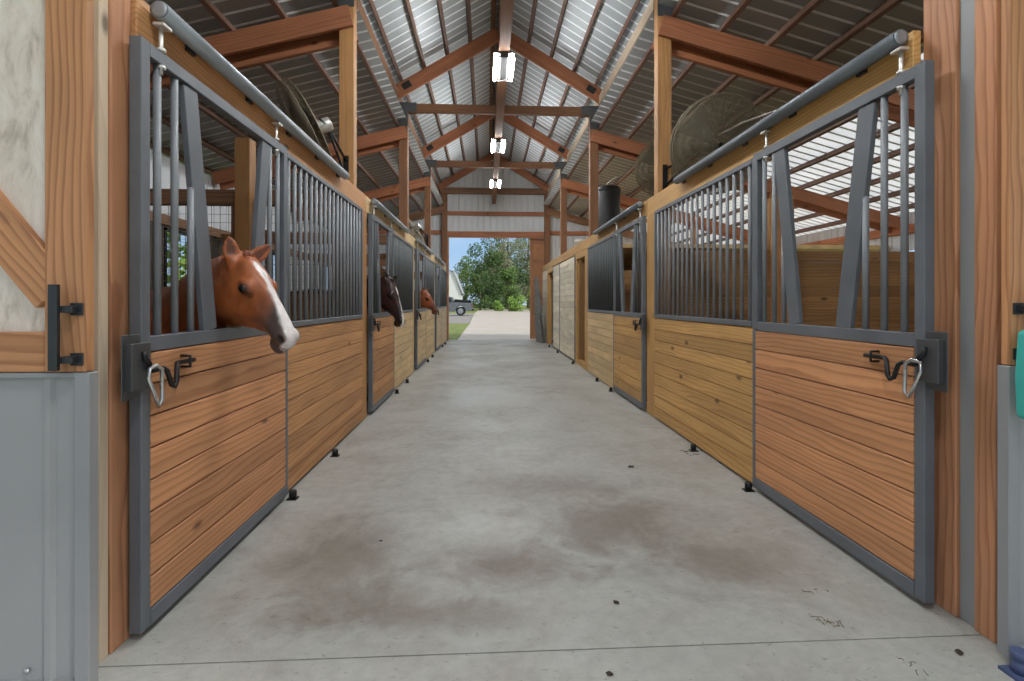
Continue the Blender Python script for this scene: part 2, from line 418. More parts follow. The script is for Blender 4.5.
struct('ceiling_side', ribbed_roof(OL-.4, lean(OL-.4), XL-.1, lean(XL-.1), Y0R, Y1R), M['roof'], 'low metal side roof over the left stalls', 'roof')
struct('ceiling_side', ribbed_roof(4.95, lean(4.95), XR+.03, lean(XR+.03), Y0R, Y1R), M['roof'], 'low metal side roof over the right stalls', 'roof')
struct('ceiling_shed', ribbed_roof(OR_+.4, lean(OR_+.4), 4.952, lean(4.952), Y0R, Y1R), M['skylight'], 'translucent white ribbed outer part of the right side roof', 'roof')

# purlins along Y
def purlin(x, z, slope, mat, label, group):
    a = math.atan(slope); up = (-math.sin(a), 0, math.cos(a))
    struct('purlin', MB().beam((x, Y0R+.05, z), (x, Y1R-.05, z), .052, .09, up), mat, label, 'purlin', group)
for k, d in enumerate((.13, .58, 1.03, 1.48, 1.93)):
    for sgn in (-1, 1):
        x = CX+sgn*d
        purlin(x, cen(x)-.068, -sgn*CS, M['brown' if k == 0 else 'purlin'], 'purlin under the %s slope of the high centre roof' % ('left' if sgn < 0 else 'right'), 'purlins of the %s centre slope' % ('left' if sgn < 0 else 'right'))
for k in range(11):
    x = XL-.28-.6*k
    if k < 7: purlin(x, lean(x)-.066, LT, M['purlin'], 'purlin under the low side roof over the left stalls', 'purlins of the left side roof')
    x = XR+.22+.6*k
    purlin(x, lean(x)-.066, -LT, M['purlin'], 'purlin under the low side roof over the right stalls', 'purlins of the right side roof')
# eave plates along the centre roof, and pale strips closing the step between the roofs
PXL, PXR = XL-.16, XR+.105        # tall post centre lines
struct('eave_beam', MB().beam((PXL-.10, Y0R+.1, 5.42), (PXL-.10, YE, 5.42), .045, .18), M['brown'], 'long eave beam under the centre roof on the left posts', 'beam')
struct('eave_beam', MB().beam((PXR+.10, Y0R+.1, 5.42), (PXR+.10, YE, 5.42), .045, .18), M['cream'], 'long eave beam under the centre roof on the right posts', 'beam')
struct('trim_1', MB().box(PXL-.16, PXL-.13, Y0R+.1, YE, 5.0, 5.58), M['sheet'], 'pale metal strip between the left side roof and centre roof', 'trim')
struct('trim_2', MB().box(PXR+.13, PXR+.16, Y0R+.1, YE, 5.0, 5.58), M['sheet'], 'pale metal strip between the right side roof and centre roof', 'trim')
struct('ridge_beam', MB().beam((CX, Y0R+.1, cen(CX)-.16), (CX, YE, cen(CX)-.16), .05, .24), M['brown'], 'ridge beam at the peak of the centre roof', 'beam')
struct('lamp_beam', MB().beam((CX, -1.0, 5.07), (CX, YE-.05, 5.07), .15, .12), M['midpost'], 'long beam down the middle carrying the ceiling lights', 'beam')

# ------------------------------------------------------------------ trusses, tall posts
def truss(y, where):
    for sgn, px in ((-1, PXL), (1, PXR)):
        side = 'left' if sgn < 0 else 'right'
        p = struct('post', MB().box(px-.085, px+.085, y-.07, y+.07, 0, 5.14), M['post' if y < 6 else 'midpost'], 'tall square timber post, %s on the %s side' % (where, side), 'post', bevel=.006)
        # rafter of the centre roof
        xe = px+sgn*.17
        a = Vector((xe, y-.11, cen(xe)-.27)); b = Vector((CX+sgn*.02, y-.11, cen(CX+sgn*.02)-.27))
        r = struct('rafter', MB().beam(a, b, .05, .26), M['red'], 'sloping rafter of the centre roof, %s, %s side' % (where, side), 'rafter')
        t = .12
        c = a.lerp(b, t); dd = (b-a).normalized()
        obj('truss_plate', MB().beam(c-dd*.09+Vector((0, -.028, .02)), c+dd*.09+Vector((0, -.028, .02)), .006, .13), M['darkplate'], r)
        # rafters (a pair) of the side roof
        xo = OL+.05 if sgn < 0 else OR_-.05
        for k, (dy, dz) in enumerate(((-.10, 0), (.12, -.06))):
            a = (px-sgn*.06, y+dy, lean(px+sgn*.05)-.24+dz); b = (xo, y+dy, lean(xo)-.24+dz)
            struct('rafter', MB().beam(a, b, .045, .24), M['red'], '%s side rafter over the %s stalls, %s' % ('nearer' if k == 0 else 'farther', side, where), 'rafter')
    t = struct('cross_beam', MB().box(PXL-.17, PXR+.17, y-.045, y+.045, 5.15, 5.32), M['midpost'], 'horizontal cross beam over the aisle, %s' % where, 'beam', bevel=.006)
    for sgn, px in ((-1, PXL), (1, PXR)):
        b = MB()
        for dy in (-.074, .068):
            b.box(px-.09, px+.09, y+dy, y+dy+.006, 4.86, 5.33)
            b.box(px-.09 if sgn < 0 else px-.26, px+.26 if sgn < 0 else px+.09, y+dy-.0005, y+dy+.0065, 5.15, 5.325)
        obj('corner_bracket', b, M['plate'], t)
truss(TRUSS[0], 'first from the front'); truss(TRUSS[1], 'second from the front'); truss(TRUSS[2], 'third from the front')
def tall_end():
    y = YE-.12
    for sgn, px in ((-1, PXL+.1), (1, PXR+.06)):
        struct('post', MB().box(px-.1, px+.1, y-.08, y+.08, 0, 5.36), M['midpost'], 'square timber post against the end wall, %s of the doorway' % ('left' if sgn < 0 else 'right'), 'post', bevel=.006)
        xe = px+sgn*.2
        struct('rafter', MB().beam((xe, y-.1, cen(xe)-.22), (CX, y-.1, cen(CX)-.22), .05, .24), M['red'], 'sloping rafter against the end wall gable, %s side' % ('left' if sgn < 0 else 'right'), 'rafter')
        xo = OL+.05 if sgn < 0 else OR_-.05
        struct('rafter', MB().beam((px, y-.1, lean(px)-.24), (xo, y-.1, lean(xo)-.24), .05, .24), M['brown'], 'side rafter against the end wall, %s side' % ('left' if sgn < 0 else 'right'), 'rafter')
    struct('cross_beam', MB().box(PXL-.05, PXR+.2, y-.1, y+.06, 5.36, 5.56), M['brown'], 'dark horizontal beam across the end wall gable', 'beam')
    struct('girt', MB().box(PXL+.2, PXR-.05, YE-.09, YE-.03, 4.58, 4.72), M['red'], 'horizontal girt on the end wall above the doorway', 'beam')
    struct('door_1', MB().box(PXL+.2, PXR-.05, YE-.14, YE-.03, 3.76, 3.98), M['red'], 'timber header over the far doorway', 'door frame')
    struct('door_1_jamb', MB().box(-1.47, -1.40, YE-.14, YE+.06, 0, 3.76), M['jamb'], 'left timber jamb of the far doorway', 'door frame')
    for sgn in (-1, 1):
        a, b = (PXL, OL) if sgn < 0 else (PXR+.16, OR_)
        for z in (2.3, 3.95):
            struct('girt', MB().box(a, b, YE-.09, YE-.03, z-.07, z+.07), M['red'], '%s girt on the end wall %s of the doorway' % ('upper' if z > 3 else 'lower', 'left' if sgn < 0 else 'right'), 'beam')
tall_end()

def plank_boards(mb, a0, a1, z0, z1, n, put, gap=.004):
    h = (z1-z0)/n
    for i in range(n): put(mb, a0, a1, z0+i*h+gap/2, z0+(i+1)*h-gap/2)
# ------------------------------------------------------------------ outer walls
def ribbed_wall(u0, u1, zb, zt, to, pitch=.23):
    us = []; u = u0
    while u < u1-1e-4:
        for du, h in ((0, 0), (.17, 0), (.185, .025), (.205, .025), (.22, 0)):
            if u+du <= u1: us.append((u+du, h))
        u += pitch
    us.append((u1, 0)); P = []; mb = MB()
    for (uu, h) in us: P += [to(uu, h, zb), to(uu, h, zt(uu) if callable(zt) else zt)]
    n = len(P)
    F = [(2*i, 2*i+2, 2*i+3, 2*i+1) for i in range(len(us)-1)]
    return P, F
def wall(name, segs, mat, label):
    mb = MB()
    for s in segs:
        P, F = ribbed_wall(*s); mb.raw(P, F)
    return struct(name, mb, mat, label, 'wall')
rl = lambda x: (cen(x)-.02) if xe_l < x < xe_r else lean(x)-.02
end_to = lambda u, h, z: (u, YE+h, z)
wall('wall_end', [(OL, -1.45, 0, rl, end_to), (-1.45, 2.12, 3.8, rl, end_to), (2.12, OR_, 0, rl, end_to)], M['sheet'], 'ribbed pale metal end wall around the far doorway')
fr_to = lambda u, h, z: (u, 1.97-h, z)
wall('wall_front', [(OL, XL-.16, 0, rl, fr_to)], M['greysheet'], 'ribbed metal front wall left of the entrance')
wall('wall_front', [(XR+.16, OR_, 0, rl, fr_to)], M['greysheet'], 'ribbed metal front wall right of the entrance')
l_to = lambda u, h, z: (OL-h, u, z); r_to = lambda u, h, z: (OR_+h, u, z)
WN = [(8.3, 9.15), (12.3, 13.1), (16, 16.8), (3.6, 4.4)]
def side_wall(to, xo, name, label, wins):
    segs = []; y = 1.97
    if xo > 0:
        return wall(name, [(1.97, YE, 2.45, lean(xo)-.02, to)], M['sheet'], label)  # unseen lower part left open so outside light reaches the side roof
    for a, b in sorted(wins):
        segs += [(y, a, 0, lean(xo)-.2, to), (a, b, 0, 1.5, to), (a, b, 2.62, lean(xo)-.2, to)]; y = b
    segs.append((y, YE, 0, lean(xo)-.2, to)); wall(name, segs, M['sheet'], label)
side_wall(l_to, OL, 'wall_left', 'ribbed metal outer wall behind the left stalls', [WN[0], WN[1], WN[2]])
side_wall(r_to, OR_, 'wall_right', 'ribbed metal outer wall far behind the right stalls, left open below to let in light', [WN[3], WN[1]])
def window(n, x, y0, y1):
    fr = MB()
    for a, b, c, d in ((y0, y1, 1.5, 1.55), (y0, y1, 2.57, 2.62), (y0, y0+.05, 1.5, 2.62), (y1-.05, y1, 1.5, 2.62)): fr.box(x-.04, x+.04, a, b, c, d)
    for k in range(1, 6): fr.box(x+.02*(1 if x < 0 else -1), x+.026*(1 if x < 0 else -1), y0+(y1-y0)*k/6-.003, y0+(y1-y0)*k/6+.003, 1.55, 2.57)
    for k in range(1, 8): fr.box(x+.02*(1 if x < 0 else -1), x+.026*(1 if x < 0 else -1), y0, y1, 1.55+1.02*k/8-.003, 1.55+1.02*k/8+.003)
    o = struct('window_%d' % n, fr, M['black'], 'small meshed window in the outer wall, number %d from the front on its side' % n, 'window')
    obj('window_pane', MB().box(x-.004, x+.004, y0+.05, y1-.05, 1.55, 2.57), M['pane'], o)
for i, (a, b) in enumerate(WN[:3]): window(i+1, OL, a, b)
struct('wall_girt', MB().box(OR_-.09, OR_, 2, YE, 2.80, 2.97), M['red'], 'horizontal timber girt along the right outer wall', 'beam')
for (a, b, z0, z1, n, w_) in ((2.12, 8.26, 0, 2.64, 17, 'before the first window'), (9.19, 12.26, 0, 2.64, 17, 'between the first two windows'), (13.14, YE-.15, 0, 1.48, 10, 'after the second window'), (8.26, 9.19, 0, 1.48, 10, 'under the first window'), (12.26, 13.14, 0, 1.48, 10, 'under the second window')):
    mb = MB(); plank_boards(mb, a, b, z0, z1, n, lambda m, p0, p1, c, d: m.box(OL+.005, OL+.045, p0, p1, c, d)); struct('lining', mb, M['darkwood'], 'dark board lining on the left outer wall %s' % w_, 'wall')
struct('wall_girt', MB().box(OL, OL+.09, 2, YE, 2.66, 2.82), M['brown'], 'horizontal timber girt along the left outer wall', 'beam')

# ------------------------------------------------------------------ stall partitions

for i, y in enumerate(BAYS[1:]):
    word = ('first and second', 'second and third', 'third and fourth')[i]
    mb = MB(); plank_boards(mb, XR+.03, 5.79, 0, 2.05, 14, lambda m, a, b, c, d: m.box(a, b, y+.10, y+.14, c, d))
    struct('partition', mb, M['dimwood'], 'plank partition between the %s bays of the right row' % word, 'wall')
    if i < 3:
        mb = MB(); plank_boards(mb, OL+.1, XL-.03, 0, 1.5, 10, lambda m, a, b, c, d: m.box(a, b, y+.10, y+.14, c, d))
        p = struct('partition', mb, M['dimwood'], 'plank partition with a wire mesh top between the %s bays of the left row' % word, 'wall')
        w = MB(); x = OL+.1
        while x < XL-.03: w.box(x, x+.004, y+.118, y+.122, 1.5, 2.58); x += .1
        z = 1.55
        while z < 2.58: w.box(OL+.1, XL-.03, y+.118, y+.122, z, z+.004); z += .1
        obj('wire_mesh', w, M['wire'], p)
        b = MB().box(OL+.1, XL-.03, y+.07, y+.17, 2.56, 2.74).box(-3.0, XL-.05, y+.09, y+.15, 2.12, 2.24).box(-3.05, -2.93, y+.08, y+.16, 1.5, 2.56)
        b.beam((-2.95, y+.12, 2.30), (-2.35, y+.12, 2.14), .05, .09)
        obj('top_rail', b, M['brown'], p)
SB = 5.8
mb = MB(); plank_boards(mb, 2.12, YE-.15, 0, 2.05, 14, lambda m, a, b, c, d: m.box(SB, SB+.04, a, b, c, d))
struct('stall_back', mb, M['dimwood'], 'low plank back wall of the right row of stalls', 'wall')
for k, y in enumerate((2.2, 5.95, 9.94, 13.8)):
    if k < 2: struct('inner_post', MB().box(3.58, 3.80, y-.07 if k else 2.12, y+.07 if k else 2.26, 0, 2.72), M['tan'], 'square timber post inside the right stalls, %s from the front' % ('first', 'second')[k], 'post', bevel=.004)
    struct('back_post', MB().box(SB+.05, SB+.2, y-.07, y+.07, 0, lean(SB+.12)-.26), M['post'], 'timber post on the low back wall of the right stalls, %s from the front' % ('first', 'second', 'third', 'fourth')[k], 'post', bevel=.004)
struct('inner_post', MB().box(-2.91, -2.74, 5.81, 5.97, 0, 3.3), M['post'], 'square timber post inside the left stalls behind the nearest horse', 'post', bevel=.004)
mb = MB(); plank_boards(mb, XR+.2, 5.79, 0, 2.05, 14, lambda m, a, b, c, d: m.box(a, b, 2.06, 2.10, c, d))
struct('lining', mb, M['dimwood'], 'plank lining inside the front wall of the right row', 'wall')
mb = MB(); plank_boards(mb, OL+.1, XL-.2, 0, 2.05, 14, lambda m, a, b, c, d: m.box(a, b, 2.06, 2.10, c, d))
struct('lining', mb, M['dimwood'], 'plank lining inside the front wall of the left row', 'wall')

# ------------------------------------------------------------------ stall fronts. local: +u to the aisle, y along, s = +1 left row, -1 right row
def W(s, u): return (XL+u) if s > 0 else (XR-u)
BARM = ['bar']
def barset(parent, y, z0, z1, u, s, r=.016, name='bar'):
    obj(name, MB().tube([(s*u, y, z0), (s*u, y, z1)], r, 8), M[BARM[0]], parent)
ORD = ['nearest', 'second', 'third', 'fourth']
def make_door(s, L, mats=('door',), detail=True, latch=True):
    root = empty('stall_door')
    f = MB(); u0, u1 = .012, .062
    f.box(s*u0, s*u1, 0, .055, .03, 2.5)
    f.box(s*u0, s*(u1+.003), L-.035, L, .03, 1.20).box(s*u0, s*(u1-.002), L-.055, L-.0005, 1.2, 2.5)
    f.box(s*u0, s*(u1-.001), .055, L-.055, 2.44, 2.499)
    f.box(s*u0, s*(u1-.001), .055, L-.055, 1.19, 1.255)
    f.box(s*u0, s*(u1+.004), .055, L, .03, .10)
    obj('door_frame', f, M['steel'], root, .003)
    p = MB(); plank_boards(p, .058, L-.036, .102, 1.188, 8, lambda m, a, b, c, d: m.box(s*(u0+.01), s*(u1+.001), a, b, c, d), .007)
    obj('plank_panel', p, M[mats[0]], root, .003)
    # the yoke: two flat bars leaning together towards the sill
    for yt, yb, sg in ((.355, .53, -1), (L-.31, L-.475, 1)):
        obj('yoke_bar', MB().beam((s*.037, yt, 2.44), (s*.037, yb, 1.255), .03, .112, (0, sg, .001)), M['steel'], root, .003)
    u = .037
    for y in (.135, .255):
        barset(root, y, 1.25, 2.445, u, s)
        barset(root, L-y+.02, 1.25, 2.445, u, s)
    for y, yt, yb in ((.378, .355, .53), (L-.345, L-.31, L-.475)):
        k = (abs(y-yb)-.048)/abs(yt-yb)
        barset(root, y, 1.25, 1.255+1.185*k, u, s)
    # hanger bolts to the track
    for y in (.14, L-.16):
        h = MB().tube([(s*.05, y, 2.40), (s*.05, y, 2.615)], .009, 8)
        h.lathe([(.0, 0), (.02, .001), (.02, .014), (0, .015)], (s*.05, y, 2.50), n=6)
        h.lathe([(.0, 0), (.02, .001), (.02, .014), (0, .015)], (s*.05, y, 2.425), n=6)
        h.box(s*.035, s*.08, y-.03, y+.03, 2.606, 2.618)
        obj('hanger_bolt', h, M['whitebolt'], root)
    # slide latch: flat receiver on the near stile with a bent rod across the first boards
    lt = MB()
    lt.box(s*.062, s*.066, -.115, -.01, 1.01, 1.27)
    lt.box(s*.066, s*.094, -.10, .01, 1.045, 1.235)
    lo = obj('latch_box', lt, M['plate'], root, .004)
    rod = MB(); x = s*.088; K = -.04
    rod.tube([(x+s*a, b+K, c) for a, b, c in ((.012, 0, 1.20), (.016, 0, 1.17), (.02, .02, 1.15), (.016, .025, 1.125), (.012, .05, 1.115), (.012, .115, 1.118), (.02, .13, 1.105), (.03, .145, 1.04), (.03, .165, 1.03), (.03, .18, 1.05), (.018, .20, 1.115), (.0, .23, 1.125), (.0, .36, 1.125))], .0105, 8)
    rod.tube([(s*.06, .30+K, 1.15), (s*.105, .30+K, 1.15), (s*.105, .30+K, 1.10), (s*.06, .30+K, 1.10)], .007, 8)
    obj('latch_rod', rod, M['black'], lo)
    return root
def guide(y, s, label):
    mb = MB(); X = W(s, .106)
    mb.box(X-.035, X+.035, y-.03, y+.03, 0, .008).lathe([(.026, .008), (.026, .055), (.02, .062)], (X, y, 0), n=14)
    tag(obj('door_guide', mb, M['black']), label, 'door guide')
def make_front(s, L, mat, dense=.115):
    root = empty('stall_grille')
    f = MB(); u0, u1 = .0, .04
    f.box(s*u0, s*u1, 0, .05, 1.21, 2.49); f.box(s*u0, s*u1, L-.035, L, 1.21, 2.49)
    f.box(s*u0, s*u1, .05, L-.035, 2.45, 2.489); f.box(s*u0, s*(u1+.004), .05, L-.035, 1.212, 1.255)
    obj('grille_frame', f, M['steel'], root, .003)
    p = MB(); plank_boards(p, .0, L, .02, 1.208, 9, lambda m, a, b, c, d: m.box(s*.0, s*.036, a, b, c, d), .007)
    obj('plank_panel', p, M[mat], root, .002)
    n = round((L-.1)/dense)
    for i in range(n):
        barset(root, .05+(L-.085)*(i+.5)/n, 1.25, 2.455, .02, s, .0155, 'bar')
    return root
def bay(s, y0, y1, i, wood_d, wood_f, doorL=1.45, labels=None):
    side = 'left' if s > 0 else 'right'
    BARM[0] = 'bar' if i == 0 else 'bar_dark'
    if i == 0: doorL = 1.485 if s > 0 else 1.44
    d = make_door(s, doorL, (wood_d,)); d.location = (XL if s > 0 else XR, y0, 0)
    tag(d, labels[0], 'stall door', 'sliding stall doors')
    L = y1-(y0+doorL)-.01
    g = make_front(s, L, wood_f); g.location = (XL if s > 0 else XR, y0+doorL+.005, 0)
    tag(g, labels[1], 'stall front', 'barred stall fronts')
    guide(y0+doorL-.02, s, 'black floor guide at the corner of the %s stall door on the %s side' % (ORD[i], side))
    guide(y0+doorL+.95, s, 'black floor guide under the %s barred stall front on the %s side' % (ORD[i], side))
YD = [2.095, 6.16, 10.1, 13.9]; RO = .03
YF = [5.80, 9.70, 13.55, 17.75]
bay(1, YD[0], YF[0], 0, 'door', 'tan', labels=('grey framed sliding stall door with the white blazed chestnut horse looking out', 'barred stall front with orange tan planks beside the nearest horse'))
bay(1, YD[1], YF[1], 1, 'tan', 'pale', labels=('sliding stall door with the dark brown horse looking out', 'barred stall front just past the dark brown horse'))
bay(1, YD[2], YF[2], 2, 'pale', 'pale', labels=('sliding stall door with the farthest chestnut horse looking out', 'barred stall front just past the farthest horse'))
bay(1, YD[3], YF[3], 3, 'pale', 'pale', labels=('empty sliding stall door nearest the far doorway on the left row', 'barred stall front on the left row touching the far doorway'))
bay(-1, YD[0]+RO, YF[0], 0, 'door', 'yellow', labels=('grey framed sliding stall door with orange planks in the right foreground, no horse', 'barred stall front with yellow knotty planks on the right row'))
bay(-1, YD[1], YF[1], 1, 'yellow', 'pale', labels=('sliding stall door with yellow planks between two posts, second on the right row', 'dark barred stall front with pale planks beside the open tack room'))
# stall-front posts
for i, y in enumerate((5.93, 9.84, 13.7)):
    struct('stall_post', MB().box(XL-.13, XL+.02, y-.125 if i == 0 else y-.1, y+.125 if i == 0 else y+.1, 0, 2.5), M['post' if i == 0 else 'pale'], 'stall front post after the %s horse door on the left row' % ORD[i], 'post', bevel=.005)
for i, y in enumerate((5.98, 9.84)):
    struct('stall_post', MB().box(XR-.02, XR+.13, y-.14 if i == 0 else y-.1, y+.14 if i == 0 else y+.1, 0, 2.5), M['yellow'], 'stall front post after the %s stall door on the right row' % ORD[i], 'post', bevel=.005)
# headers
for s, side in ((1, 'left'), (-1, 'right')):
    brks = [2.137, 6.06, 9.95, 13.8, YE-.2] if s > 0 else [2.237, 6.12, YE-.2]
    for i in range(len(brks)-1):
        far = i > 0
        struct('header_board', MB().box(W(s, -.03), W(s, .012), brks[i]+.003, brks[i+1]-.003, 2.5, 2.70), M[('tan' if s > 0 else 'yellow') if not far else ('pale' if s > 0 else 'yellow')], '%s header board above the stall fronts on the %s side' % (ORD[i], side), 'beam', bevel=.004)
# round door tracks
def track(s, y0, y1, label, mat='galv'):
    x = W(s, .065); r = .04; z = 2.668
    o = tag(obj('door_track', MB().tube([(x, y0, z), (x, y1, z)], r, 18), M[mat]), label, 'door track')
    y = y0+.3
    while y < y1:
        obj('track_bracket', MB().box(W(s, .012), W(s, .03), y-.03, y+.03, z-.04, z+.045), M['darksteel'], o); y += .6
    for yy in (y0-.006, y1+.002):
        c = MB().lathe([(.02, 0), (.036, .001), (.036, .005), (.02, .006)], (x, yy, z), (0, 1, 0), 16); obj('end_cap', c, M['galv'], o)
track(1, 2.2, 5.0, 'grey round door track above the nearest door on the left row')
track(1, 6.25, 8.9, 'grey round door track above the dark brown horse')
track(1, 10.1, 12.9, 'grey round door track above the farthest horse')
track(1, 13.9, 16.7, 'grey round door track nearest the far doorway on the left row')
track(-1, 2.25, 5.02, 'grey round door track above the nearest door on the right row', 'trackdark')
track(-1, 6.25, 8.9, 'grey round door track above the second door on the right row', 'trackdark')
# carabiners clipped through the latches of the two nearest doors
for s, lab in ((1, 'silver snap clip hanging on the latch beside the nearest horse'), (-1, 'silver snap clip hanging on the latch of the right foreground door')):
    x = W(s, .125); y = (YD[0] if s > 0 else YD[0]+RO)-.045
    loop = [(x, y+.0, 1.13), (x, y+.04, 1.14), (x, y+.075, 1.12), (x-s*.01, y+.09, 1.05), (x-s*.012, y+.095, .985), (x-s*.01, y+.07, .965), (x, y+.03, 1.02), (x, y-.005, 1.09)]
    o = tag(obj('snap_clip', MB().tube(loop, .008, 8, closed=True), M['chrome']), lab, 'clip')

# ------------------------------------------------------------------ tack room front (right row, beyond the second stall)
s = -1
def rbox(u0, u1, y0, y1, z0, z1): return MB().box(W(s, u0), W(s, u1), y0, y1, z0, z1)
df = MB()
for a, b, c, d in ((9.98, 10.10, 0, 2.5), (11.05, 11.17, 0, 2.5)): df.box(W(s, -.12), W(s, .015), a, b, c, d)
df.box(W(s, -.12), W(s, .014), 10.10, 11.05, 2.36, 2.5); df.box(W(s, -.1), W(s, .01), 10.10, 11.05, 0, .1)
struct('door_2', df, M['yellow'], 'open yellow timber door frame of the tack room on the right row', 'door frame')
def tack(y0, y1, label):
    r = empty('plank_door', (XR, y0, 0)); p = MB()
    plank_boards(p, .02, y1-y0-.02, .05, 2.46, 16, lambda m, a, b, c, d: m.box(-.03, .01, a, b, c, d), .006)
    obj('plank_panel', p, M['white_wood'], r, .002)
    f = MB().box(-.036, .012, 0, .03, .03, 2.49).box(-.036, .012, y1-y0-.03, y1-y0, .03, 2.49)
    obj('edge_channel', f, M['steel'], r)
    return tag(r, label, 'door')
tack(11.18, 13.5, 'wide whitish plank door right after the open tack room frame')
tack(13.52, 14.9, 'narrower whitish plank door nearer the far doorway on the right')
df = MB()
for a, b in ((14.92, 15.06), (16.3, 16.5)): df.box(W(s, -.12), W(s, .015), a, b, 0, 2.5)
df.box(W(s, -.12), W(s, .014), 15.06, 16.3, 2.36, 2.5)
struct('door_3', df, M['yellow'], 'timber door frame on the right row nearest the far doorway', 'door frame')
mb = MB(); plank_boards(mb, 16.5, YE-.2, .02, 2.49, 16, lambda m, a, b, c, d: m.box(XR-.01, XR+.02, a, b, c, d)); struct('wall_panel', mb, M['white_wood'], 'short whitish plank wall beside the far doorway', 'wall')
for k, yy in enumerate((11.0, 13.4, 15.2)):
    guide(yy, -1, 'black floor guide under the tack room front, %s from the front' % ORD[k])
mb = MB(); plank_boards(mb, 9.95, YE-.2, 0, 2.5, 16, lambda m, a, b, c, d: m.box(XR+1.7, XR+1.74, a, b, c, d))
struct('wall_inner', mb, M['yellow'], 'yellow plank inner wall of the tack room', 'wall')
struct('loft_floor', MB().box(XR+.02, OR_-.1, 9.95, YE-.1, 2.52, 2.6), M['pale'], 'plywood loft floor above the tack room', 'floor')
tag(obj('loose_board', MB().beam((XR+.10, 11.0, .08), (XR+.06, 10.75, 2.3), .04, .14, (1, 0, 0)), M['dimwood']), 'loose board leaning inside the open tack room frame', 'board')

# ------------------------------------------------------------------ jambs at the entrance
struct('jamb_post', MB().box(XL-.16, XL-.005, 2.022, 2.135, 0, 5.2), M['jamb'], 'brown timber jamb on the left of the entrance', 'post', bevel=.004)
struct('trim_3', MB().box(XL-.14, XL-.012, 1.972, 2.02, 0, 5.2), M['cream'], 'pale narrow trim board on the left jamb', 'trim', bevel=.003)
struct('jamb_post', MB().box(XR+.032, XR+.18, 2.07, 2.235, 0, 5.2), M['jamb'], 'brown timber jamb beside the right foreground stall door', 'post', bevel=.004)
struct('trim_4', MB().box(XR+.047, XR+.17, 1.992, 2.068, 0, 5.2), M['greytrim'], 'grey metal trim strip on the right jamb', 'trim', bevel=.003)
struct('jamb_post', MB().box(XR+.032, XR+.069, 1.90, 1.99, 0, 5.2), M['jamb'], 'outer timber jamb on the right, outside the grey trim', 'post', bevel=.004)

# ------------------------------------------------------------------ big sliding entrance leaves (in front of the front wall)
def leaf(mirror, label):
    m = -1 if mirror else 1
    r = empty('barn_door'); E = 0.0                       # local x=0 at the edge by the opening, running away from it
    X = lambda x: m*x
    y0, y1 = 0, .05
    fr = MB()
    fr.box(X(-.155), X(-.012), y0-.012, y0+.022, 1.155, 4.6)                      # stile
    fr.box(X(-2.0), X(-1.86), y0-.012, y0+.022, 1.155, 4.6)
    for z in (1.155, 2.75, 4.45): fr.box(X(-1.86), X(-.155), y0-.010, y0+.022, z, z+.14)
    obj('timber_frame', fr, M['leafwood'], r, .003)
    br = MB(); dz = lambda a: a
    br.beam((X(-.13), y0+.012, 1.425), (X(-1.86), y0+.012, 3.6), .04, .15, (0, 0, 1))
    obj('diagonal_brace', br, M['leafwood'], r, .003)
    obj('upper_panel', MB().box(X(-1.95), X(-.05), y0+.02, y0+.035, 1.2, 4.55), M['panel'], r)
    sh = MB(); x = -1.95; P = []
    prof = []
    while x < -.06:
        for dx, h in ((0, 0), (.185, 0), (.195, .012), (.215, .012), (.225, 0)):
            if x+dx < -.03: prof.append((x+dx, h))
        x += .228
    prof.append((-.03, 0))
    for (xx, h) in prof: P += [(X(xx), y0+.005-h, .06), (X(xx), y0+.005-h, 1.15), (X(xx), y0+.03, .06), (X(xx), y0+.03, 1.15)]
    F = []
    for i in range(len(prof)-1):
        a, b = 4*i, 4*i+4
        F += [(a, b, b+1, a+1), (a+2, a+3, b+3, b+2), (a+1, b+1, b+3, a+3), (a, a+2, b+2, b)]
    n = 4*(len(prof)-1); F += [(0, 1, 3, 2), (n, n+2, n+3, n+1)]
    sh.raw(P, F); obj('lower_panel', sh, M['greysheet'], r)
    ch = MB().box(X(-.05), X(0), y0-.02, y0+.026, .03, 1.153).box(X(-2), X(-.05), y0-.02, y0+.03, .03, .075).box(X(-2), X(-.05), y0-.016, y0+.03, 1.135, 1.153)
    obj('metal_trim', ch, M['greytrim'], r, .003)
    ha = MB()
    for z in (1.20, 1.375): ha.box(X(-.065), X(-.022), y0-.018, y0-.012, z-.022, z+.022).box(X(-.08), X(-.036), y0-.045, y0-.014, z-.012, z+.012)
    ha.box(X(-.104), X(-.074), y0-.06, y0-.043, 1.165, 1.46)
    obj('pull_handle', ha, M['darksteel'], r, .002)
    bt = MB(); bt.lathe([(.009, 0), (.009, .006), (.004, .009)], (X(-.22), y0-.0, .11), (0, -1, 0), 8); obj('screw', bt, M['chrome'], r)
    return tag(r, label, 'barn door')
a = leaf(False, 'sliding barn door on the left with whitewashed top and grey metal bottom'); a.location = (-1.386, 1.80, 0)
b = leaf(True, 'sliding barn door at the right edge of the frame, grey metal bottom, partly out of view'); b.location = (2.045, 1.80, 0)
b.location.x = 2.0
mb = MB().box(1.95, 2.05, 1.70, 1.776, 0, .012).lathe([(.03, .012), (.03, .045), (.024, .05), (.024, .06), (.03, .065), (.03, .09)], (2.0, 1.738, 0), n=18)
tag(obj('door_roller', mb, M['blue']), 'blue floor roller at the foot of the right jamb', 'roller')
tl = MB(); 
tl.prism([(1.967, .97), (2.03, .96), (2.09, .985), (2.10, 1.28), (2.03, 1.31), (1.971, 1.29), (1.960, 1.12)], 1.65, 1.734, Matrix(((1, 0, 0, 0), (0, 0, 1, 0), (0, 1, 0, 0), (0, 0, 0, 1))))
tag(obj('hanging_bag', tl, M['teal'], None, .012), 'teal bag hanging on the barn door at the right edge', 'bag')

